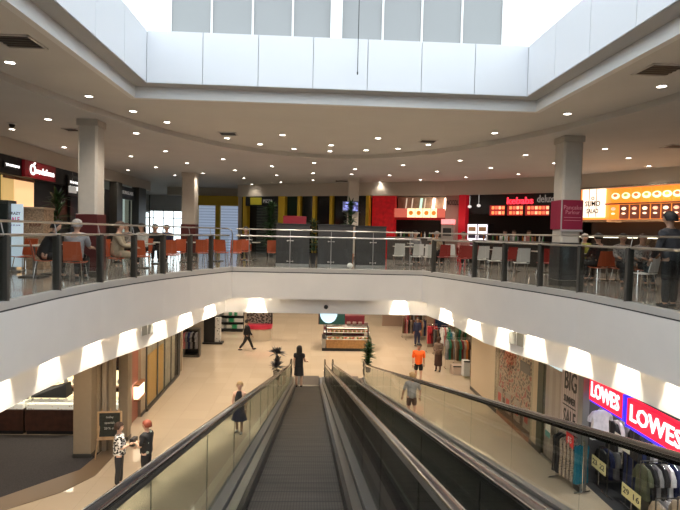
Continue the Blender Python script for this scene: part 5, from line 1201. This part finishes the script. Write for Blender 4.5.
mb = MB(); mb.prism(pl, .7, .95); obj('counter_edge', mb, mat('crimson_edge', (.55,.03,.07), .4), t, lab='red counter edge'); mb = MB(); mb.prism([(x*.95,y*.9) for x,y in pl], 0, .7); obj('base', mb, mat('light_stone', (.55,.48,.38), .4), t)
obj('back_unit', B(-w/2,w/2,-.5,-.2,.95,2.05), mat_spots('dark_goods', (.03,.03,.03), (.32,.30,.27), 9, .5, .5), t); obj('frame_post', B(w/2-.08,w/2,-.2,-.1,.9,2.1), M_black, t)
p = PZ(208,345,LO); t = thing('display_tower', 'black square display tower with white side at the far left kiosk', 'display', (p.x, p.y+.3, LO)); w=.62; 
obj('body', B(-w/2,w/2,-.5,0,.1,2.3), M_black, t); obj('base', B(-w/2-.05,w/2+.45,-.5,.1,0,.1), M_black, t); obj('white_side', B(w/2,w/2+.3,-.45,-.1,.1,1.5), mat_spots('white_goods_side', (.1,.1,.1), (.7,.7,.68), 7, .25, .5), t)
# coats display on the left
p = PZ(190,358,LO); t = thing('coat_display', 'dark framed display bay of hanging coats near the glass shopfront', 'display', (p.x+.0, p.y+.3, LO)); w=.78; h=1.45
obj('frame_top', B(-w/2,w/2,-.3,.1,h-.08,h), M_darkmet, t); obj('back', B(-w/2,w/2,-.3,-.27,.1,h), M_dark, t); obj('base', B(-w/2,w/2,-.3,.15,0,.12), M_darkmet, t)
for s in (-1,1): obj('side_post', B(s*w/2-.04,s*w/2+.04,-.3,.1,0,h), M_darkmet, t)
for i, c in enumerate(('pink','grey','navy','grey','black','grey')):
    o = hang('coat', PAL[c], (p.x-.30+i*.12, p.y+.32, LO+1.28), R(70), '%s coat in the dark display bay, %s from the left' % (c, nth(i)), 'coats in the display bay', .85, .36, .4, cat='coat')
# plants by the travelators
M_gp = mat('grey_stone_pot', (.30,.28,.25), .6)
plant(276.5, 379, LO, 1.25, 'two-tiered spiky plant with purple leaves in a grey pot left of the travelators', M_gp, [(.55,60,.48,1.25),(.75,30,.4,.9),(1.15,60,.48,1.2)], leafm=M_leaf2, potr=.17, poth=.4)
plant(368, 372, LO, 1.2, 'upright green plant in a dark pot behind the right travelator', M_dark, [(.4+.16*k,30,.42,1.1) for k in range(6)], potr=.15, poth=.35)
# ================================================================ people
def skinned(name, chains, m, parent, sub=1, root=0):
    """chains: list of lists of (x,y,z,r); a vertex given as an int refers to an earlier vertex"""
    vs, rs, es = [], [], []
    for ch in chains:
        prev = None
        for q in ch:
            if isinstance(q, int): i = q
            else: i = len(vs); vs.append(q[:3]); rs.append(q[3])
            if prev is not None: es.append((prev, i))
            prev = i
    me = bpy.data.meshes.new(name); me.from_pydata(vs, es, []); me.materials.append(m)
    o = bpy.data.objects.new(name, me); COL.objects.link(o)
    if parent: o.parent = parent
    md = o.modifiers.new('Skin', 'SKIN'); md.use_smooth_shade = True
    if not me.skin_vertices: raise RuntimeError('skin layer')
    sv = me.skin_vertices[0].data
    for i, r in enumerate(rs): sv[i].radius = (r, r) if not isinstance(r, tuple) else r
    adj = {}
    for a, b in es: adj.setdefault(a, []).append(b); adj.setdefault(b, []).append(a)
    seen = set(); 
    for i in range(len(vs)):
        if i in seen: continue
        sv[i].use_root = True; st = [i]; seen.add(i)
        while st:
            for n in adj.get(st.pop(), []):
                if n not in seen: seen.add(n); st.append(n)
    o.modifiers.new('Sub', 'SUBSURF').levels = sub; o.modifiers['Sub'].render_levels = sub
    return o
V = Vector
def rx(v, a): c, s = math.cos(a), math.sin(a); return V((v.x, v.y*c+v.z*s, -v.y*s+v.z*c))   # swings a hanging vector forward (+y)
SKIN = [mat('skin_light', (.58,.36,.26), .55), mat('skin_tan', (.40,.23,.15), .55), mat('skin_dark', (.12,.06,.04), .5)]
HAIR = {k: mat('hair_'+k, c, .6, noise=.3, nscale=30) for k, c in dict(black=(.012,.01,.01), brown=(.06,.03,.018), grey=(.30,.29,.28), red=(.22,.045,.02), blonde=(.38,.25,.11), white=(.55,.54,.52)).items()}
M_eye = mat('eye_dark', (.02,.015,.012), .2); M_lip = mat('lips', (.35,.10,.09), .5); M_shoe = mat('shoe_black', (.02,.02,.02), .4); M_shoew = mat('shoe_white', (.6,.6,.58), .5)
def person(label, loc, rz, H=1.68, skin=0, hair='black', long=False, top=None, sleeve=1.0, low='trousers', lowm=None, pose=None, hem=None, shoe=None, fine=True, male=False, ph=None, name='person'):
    P = dict(legL=(0,0), legR=(0,0), armL=(5,10,8), armR=(5,10,8), lean=0, turn=0, nod=0)
    P.update(pose or {}); sc = H/1.70
    t = thing('person', label, 'person', loc, rz)
    L = lambda v: tuple(c*sc for c in v)
    sit = P['legL'][0] > 60
    hipz = .90 if not sit else .56
    if not sit:   # keep the lowest foot on the ground
        d = []
        for k in ('legL','legR'):
            a, b = R(P[k][0]), R(P[k][0]-P[k][1]); d.append(.42*math.cos(a)+.41*math.cos(b))
        hipz = max(d)+.07
    lean = R(P['lean']); pel = V((0,0,hipz))
    sp = lambda h, y=0: pel + rx(V((0,y,h)), -0) if False else pel+V((0, y*math.cos(lean)+h*math.sin(lean), h*math.cos(lean)-y*math.sin(lean)))
    shw = .195 if male else .17
    waist, chest, uch, neck = sp(.14), sp(.32,.01), sp(.46,-.01), sp(.54,-.01)
    nb = sp(.60); tn = R(P['turn'])
    hd = lambda x, y, z: nb + V((x*math.cos(tn)-y*math.sin(tn), x*math.sin(tn)+y*math.cos(tn)+math.sin(lean)*z, z))
    h1, h2, h3 = hd(0,.015,.05), hd(0,.0,.13), hd(0,-.01,.19)
    r = lambda v, q: (*L(v), q*sc*(1.14 if q > .03 else 1.0))
    legs = {}; arms = {}
    for k, s in (('legL',-1),('legR',1)):
        a, b = R(P[k][0]), R(P[k][0]-P[k][1]); hp = pel+V((s*.09,0,-.02)); kn = hp+V((s*.012, .42*math.sin(a), -.42*math.cos(a))); an = kn+V((0,.41*math.sin(b),-.41*math.cos(b)))
        if sit: an = V((kn.x, kn.y-.03, .075)) if kn.z > .1 else an
        legs[k] = (hp, kn, an)
    for k, s in (('armL',-1),('armR',1)):
        a, b, ab = R(P[k][0]), R(P[k][0]+P[k][1]), R(P[k][2]); inw = R(P[k][3]) if len(P[k]) > 3 else 0
        sh = uch+V((s*shw,0,-.015)); el = sh+V((s*.28*math.sin(ab), .28*math.sin(a)*math.cos(ab), -.28*math.cos(a)*math.cos(ab)))
        dr = V((-s*math.sin(inw), math.sin(b)*math.cos(inw), -math.cos(b)*math.cos(inw))); wr = el+dr*.24
        arms[k] = (sh, el, wr, dr)
    # body: torso, head, arms and legs in one surface
    ch = [[r(pel,.125), r(waist,.11), r(chest,.13), r(uch,.095), r(neck,.05), r(nb,.048), r(h1,.075), r(h2,.098), r(h3,.075)]]   # 0..8
    n = 9
    for k in ('armL','armR'):
        sh, el, wr, dr = arms[k]; m_ = (sh+el)/2
        ch.append([3, r(sh,.055), r(m_,.047), r(el,.038), r((el+wr)/2,.037), r(wr,.026)]); n += 5
    for k in ('legL','legR'):
        hp, kn, an = legs[k]; ft = an+V((0,.13,-.045)); 
        ch.append([0, r(hp,.085), r((hp+kn)/2,.075), r(kn,.052), r(kn.lerp(an,.35),.053), r(an,.034), r(V((ft.x,ft.y,max(.03,ft.z))),.03)]); n += 6
    ch.append([6, r(hd(0,.10,.085),.016)]); n += 1
    for k, s in (('armL',-1),('armR',1)):      # palm and five bent fingers rooted in it
        sh, el, wr, dr = arms[k]; side = dr.cross(V((0,0,1)) if abs(dr.z) < .9 else V((0,1,0))).normalized(); nrm = side.cross(dr).normalized()
        pc = wr+dr*.045; pe = wr+dr*.085
        b0_ = n; ch.append([r(wr,.026), r(pc,(.036)), r(pe,.030)]); n += 3
        if fine:
            for f_, (o_, ln) in enumerate(((-.028,.062),(-.010,.072),(.010,.068),(.027,.052))):
                q0 = pe+side*o_*.9-dr*.01; q1 = pe+side*o_+dr*ln*.5-nrm*.006; q2 = pe+side*o_*1.05+dr*ln*.85-nrm*.022; q3 = pe+side*o_*1.05+dr*ln-nrm*.040
                ch.append([r(q0,.009), r(q1,.0085), r(q2,.008), r(q3,.007)]); n += 4
            q0 = pc-side*.02*s-dr*.02; q1 = q0-side*.035*s+dr*.025-nrm*.008; q2 = q1-side*.012*s+dr*.03-nrm*.014
            ch.append([r(q0,.011), r(q1,.010), r(q2,.008)]); n += 3
    body = skinned('body', ch, SKIN[skin], t, 1)
    # face
    mb = MB(); 
    for s in (-1,1): mb.ball(L(hd(s*.034,.092,.125)), tuple(c*sc for c in (.011,.008,.007)), 6, 4)
    obj('eyes', mb, M_eye, t); mb = MB(); mb.ball(L(hd(0,.088,.045)), tuple(c*sc for c in (.024,.009,.007)), 8, 4); obj('mouth', mb, M_lip, t)
    for s in (-1,1): mb = MB(); mb.ball(L(hd(s*.092,.0,.11)), tuple(c*sc for c in (.012,.02,.032)), 6, 5); obj('ear', mb, SKIN[skin], t)
    # hair: a cap that leaves the face free, longer at the back when long
    mb = MB(); nn, mm = 14, 9; vs = []
    for j in range(mm+1):
        for i in range(nn):
            a = 2*PI*i/nn; fr = max(0, math.sin(a)); low_ = (1.28 if fr > .3 else (2.15 if not long else 2.6)); el_ = low_*j/mm
            rr_ = .120*(1+.04*math.sin(5*a+j)); x = rr_*math.cos(a)*math.sin(min(el_,PI/2+.0))*(1.0 if el_ < 1.6 else (1-.18*(el_-1.6) if not long else 1.0)); y = rr_*1.08*math.sin(a)*math.sin(min(el_,PI/2))-.012
            z = +.122+(.126*math.cos(el_) if el_ < PI/2 else -(.10 if not long else .24)*(el_-PI/2))
            vs.append(L(hd(x,y,z)))
    fs = [(j*nn+i, j*nn+(i+1)%nn, (j+1)*nn+(i+1)%nn, (j+1)*nn+i) for j in range(mm) for i in range(nn)]
    mb.add(vs, fs); obj('hair', mb, HAIR[hair], t, smooth=True)
    # top
    cl = [[r(pel+V((0,0,-.10)),.165), r(pel+V((0,0,.03)),.158), r(chest,.158), r(uch,.128), r(neck+V((0,0,.015)),.072)]]
    if sleeve > 0:
        for k in ('armL','armR'):
            sh, el, wr, dr = arms[k]; c_ = [3, r(sh,.080), r(sh.lerp(el,.5),.068)]
            if sleeve > .5: c_ += [r(el,.058)]
            if sleeve > 1: c_ += [r(el.lerp(wr,.95),.042)]
            cl.append(c_)
    skinned('top', cl, top, t, 1)
    if low in ('trousers','shorts'):
        cl = [[r(pel+V((0,0,.14)),.135), r(pel,.145)]]
        for k in ('legL','legR'):
            hp, kn, an = legs[k]; c_ = [1, r(hp,.108), r((hp+kn)/2,.096), r(kn.lerp(hp,.0 if low=='trousers' else .12),.066)]
            if low == 'trousers': c_ += [r(kn.lerp(an,.4),.068), r(an.lerp(kn,.06),.054)]
            cl.append(c_)
        skinned(low, cl, lowm, t, 1)
    else:
        hz = hem or .5; kz = pel.z; mb = MB(); y0 = 0
        prof = [(kz+.14,.135),(kz-.02,.17),(kz-.15,.19),(hz+.05,.20 if low!='flared_skirt' else .25),(hz,.205 if low!='flared_skirt' else .27)]
        nn = 16; vs = []
        for z, q in prof:
            for i in range(nn): a = 2*PI*i/nn; w = 1+.05*math.sin(6*a)*(kz-z); vs.append(L((q*w*math.cos(a), q*.82*w*math.sin(a)+y0, z)))
        mb.add(vs, [(j*nn+i, j*nn+(i+1)%nn, (j+1)*nn+(i+1)%nn, (j+1)*nn+i) for j in range(4) for i in range(nn)])
        obj('skirt', mb, lowm, t, smooth=True)
    for k in ('legL','legR'):
        hp, kn, an = legs[k]; mb = MB(); z0 = max(.0, an.z-.085); 
        mb.ball(L((an.x, an.y+.055, z0+.04)), tuple(c*sc for c in (.046,.135,.042)), 10, 6); obj('shoe', mb, shoe or M_shoe, t, smooth=True)
    if ph:
        sh, el, wr, dr = arms['armR']; q = wr+dr*.10; mb = MB(); mb.bbox(L(q+V((0,.01,.02))), L((.07,.012,.14)) if ph == 'phone' else L((.24,.12,.20)), .004); o = obj('handset' if ph == 'phone' else 'held_bag', mb, M_black, None); o.location = loc; o.rotation_euler = (0,0,rz)
        tag(o, 'black mobile phone held by the person in the patterned blouse' if ph == 'phone' else 'dark bag held in the arms of the red-haired person', 'phone' if ph == 'phone' else 'bag')
    return t
C = lambda n, c, **k: mat('fabric_'+n, c, .85, noise=.1, nscale=12, **k)
f_black = C('black', (.014,.013,.015)); f_navy = C('navy', (.02,.025,.07)); f_grey = C('grey', (.22,.22,.23)); f_lgrey = C('light_grey', (.38,.38,.40)); f_or = mat('fabric_hi_vis_orange', (.95,.13,.01), .7, emit=(.9,.12,.01), es=.12)
f_brown = C('brown', (.06,.028,.02)); f_teal = C('dusty_brown', (.22,.15,.11)); f_white = C('white', (.6,.6,.58)); f_pink = C('pink', (.45,.20,.18)); f_tan = C('tan', (.42,.34,.24)); f_olive = C('olive', (.30,.32,.06))
f_floral = mat_spots('fabric_black_white_pattern', (.02,.02,.02), (.75,.73,.70), 17, .5, .8); f_knit = mat_spots('fabric_grey_pattern', (.08,.07,.07), (.34,.31,.29), 24, .4, .8); f_bag = mat_spots('fabric_dark_with_print', (.35,.4,.35), (.015,.015,.017), 6, .22, .8)
pz = lambda px, py: PZ(px, py, LO)
# lower level and travelator
y_ = 22.6; person('person in a short black dress standing at the foot of the left travelator', (-.48, y_, belt_z(y_)+.0), R(-8), 1.70, 0, 'black', True, f_black, .5, 'skirt', f_black, dict(armL=(8,12,10), armR=(15,62,12,-10)), hem=.50)
p = pz(119,486); person('person in black and white patterned blouse and black trousers holding a phone', p, R(-72), 1.60, 0, 'brown', False, f_floral, .8, 'trousers', f_black, dict(armL=(15,60,6,20), armR=(12,95,6,25), nod=10, legL=(4,4), legR=(-3,2)), ph='phone')
p = pz(147,487); p = PZ(146,484,LO); person('person with short red hair in dark clothes, arms folded round a bag', p, R(80), 1.62, 0, 'red', False, f_bag, .9, 'trousers', f_black, dict(armL=(15,80,8,40), armR=(18,75,8,30)), ph='bag')
p = pz(239,433); person('person with blonde hair in black sleeveless top and dark blue flared skirt', p, R(172), 1.64, 0, 'blonde', False, f_black, 0, 'flared_skirt', f_navy, dict(armL=(2,8,12), armR=(2,8,12), legL=(6,3), legR=(-6,6)), hem=.45, shoe=M_shoew)
p = pz(247,350); person('person in black striding past the curved red counter of the far kiosk', p, R(-75), 1.72, 1, 'black', False, f_black, 1.2, 'trousers', f_black, dict(armL=(-20,10,6), armR=(22,15,6), legL=(26,4), legR=(-26,12)), male=True)
p = pz(418,383); person('person in bright orange work shirt and black shorts walking past the boutique', p, R(172), 1.74, 0, 'black', False, f_or, .6, 'shorts', f_black, dict(armL=(-10,8,8), armR=(10,14,10), legL=(10,3), legR=(-10,14)), male=True)
p = pz(438,371); person('person in a brown skirt with arms crossed, standing by the boutique racks', p, R(150), 1.62, 2, 'brown', False, f_teal, 1.2, 'skirt', f_brown, dict(armL=(20,80,8,30), armR=(18,75,8,30)), hem=.28)
p = pz(411,421); person('person with short fair hair in grey T-shirt and dark shorts, back turned, behind the glass', p, R(12), 1.70, 0, 'blonde', False, f_lgrey, .7, 'shorts', f_brown, dict(armL=(6,18,22), armR=(-8,10,20), legL=(4,4), legR=(-5,8)), male=True)
p = pz(417,346); person('person in navy top browsing at the far maroon boutique rack', p, R(160), 1.66, 1, 'black', False, f_navy, 1.2, 'trousers', C('indigo', (.03,.035,.09)), dict(armL=(25,40,8), armR=(10,10,8)))
# seated and standing in the food court
def upp(px, Y, rz, label, **k):
    q = PY(px, 240, Y); return person(label, (q.x, Y, 0), R(rz), k.pop('H', 1.68), k.pop('skin', 0), k.pop('hair', 'brown'), k.pop('long', False), k.pop('top', f_black), k.pop('sleeve', 1.2), 'trousers', k.pop('lowm', f_black), k.pop('pose', dict(legL=(86,86), legR=(84,86), armL=(25,60,8), armR=(28,58,8), lean=6)), fine=k.pop('fine', True), **k)
upp(44, 12.9, -60, 'seated person in black hunched at the white table by the left railing', hair='black', male=True, pose=dict(legL=(86,86), legR=(84,86), armL=(30,60,8), armR=(28,58,8), lean=22))
upp(76, 12.5, 5, 'seated broad person in light grey shirt, back turned, near the left column', hair='grey', top=f_lgrey, sleeve=.8, male=True)
upp(99, 15.6, 170, 'seated grey-haired person in pink facing the grey-shirted diner', hair='grey', top=f_pink)
upp(117, 14.4, -80, 'seated person in tan with pale trousers right of the left column', hair='brown', top=f_tan, lowm=f_tan)
upp(143, 18.2, 160, 'seated dark-haired person in white facing the railing under the bright exit', hair='black', top=f_white, long=True)
upp(128, 19.5, 150, 'seated person in grey patterned top left of the bright exit doors', hair='brown', top=f_knit)
upp(155, 20.5, 200, 'seated person in black right below the far exit doors', hair='black', top=f_black)
upp(167, 21.5, 180, 'seated person in navy between exit doors and the far beige column', hair='brown', top=f_navy)
upp(246, 22.0, 180, 'seated person in black at the table before the yellow framed shop', hair='black')
upp(415, 22.6, 180, 'seated person in grey below the orange noodle menu, left of two', hair='black', top=f_grey)
upp(436, 22.8, 190, 'seated person in tan below the orange noodle menu, right of two', hair='grey', top=f_tan)
upp(463, 22.0, 180, 'seated person in pink before the red pillar', hair='brown', top=f_pink)
st = dict(armL=(20,60,8,10), armR=(20,55,8,10))
for px, tp_, lab, hr in ((500,f_white,'server in white shirt behind the kebab counter, leftmost','black'),(509,f_grey,'server in grey behind the kebab counter, middle one','brown'),(524,f_pink,'server in pink behind the kebab counter, rightmost','brown')):
    q = WD.at(WD.sz(px,230)[0], 0, -.6); person(lab, q, WD.ang+PI, 1.5, 0, hr, False, tp_, .8, 'trousers', f_black, st, fine=False)
upp(584, 17.4, 175, 'seated white-haired person in olive green top just right of the crimson banner column', hair='white', top=f_olive)
upp(600, 14.9, 10, 'seated person in black, back turned, beside the orange chair on the right', hair='black', male=True)
upp(622, 14.6, 170, 'seated dark-haired person in grey patterned top under the display cabinet', hair='black', top=f_knit, skin=1)
upp(641, 14.3, 185, 'seated person in speckled grey jumper left of the standing diner', hair='brown', top=f_knit, skin=1)
q = PY(672, 240, 9.6); person('standing person with dark hair in charcoal coat at the right edge behind the railing', (q.x, 9.6, 0), R(20), 1.70, 1, 'black', False, C('charcoal', (.045,.045,.05)), 1.2, 'trousers', f_black, dict(armL=(10,25,10), armR=(20,40,8), lean=5))
q = PY(432,240,24.6); 
# ================================================================ camera, world, colour
cam = bpy.data.cameras.new('camera'); co = bpy.data.objects.new('camera', cam); COL.objects.link(co)
cam.sensor_width = 36; cam.sensor_fit = 'HORIZONTAL'; cam.lens = 36*FPX/680; cam.clip_start = .05; cam.clip_end = 300
co.matrix_world = Matrix(((VR.x,VU.x,-VF.x,EYE.x),(VR.y,VU.y,-VF.y,EYE.y),(VR.z,VU.z,-VF.z,EYE.z),(0,0,0,1)))
S.camera = co
w = bpy.data.worlds.new('sky'); S.world = w; w.use_nodes = True
bg = w.node_tree.nodes['Background']; bg.inputs['Color'].default_value = (.86,.93,1,1); bg.inputs['Strength'].default_value = WORLD
S.view_settings.view_transform = 'Standard'; S.view_settings.look = 'None'; S.view_settings.gamma = 1; S.view_settings.use_curve_mapping = False
S.view_settings.exposure = EXPO
S.cycles.use_denoising = True
try: S.cycles.denoiser = 'OPENIMAGEDENOISE'
except Exception: pass
S.cycles.max_bounces = 8; S.cycles.transparent_max_bounces = 24; S.cycles.diffuse_bounces = 3; S.cycles.glossy_bounces = 3
S.cycles.sample_clamp_indirect = 25; S.cycles.caustics_reflective = False; S.cycles.caustics_refractive = False
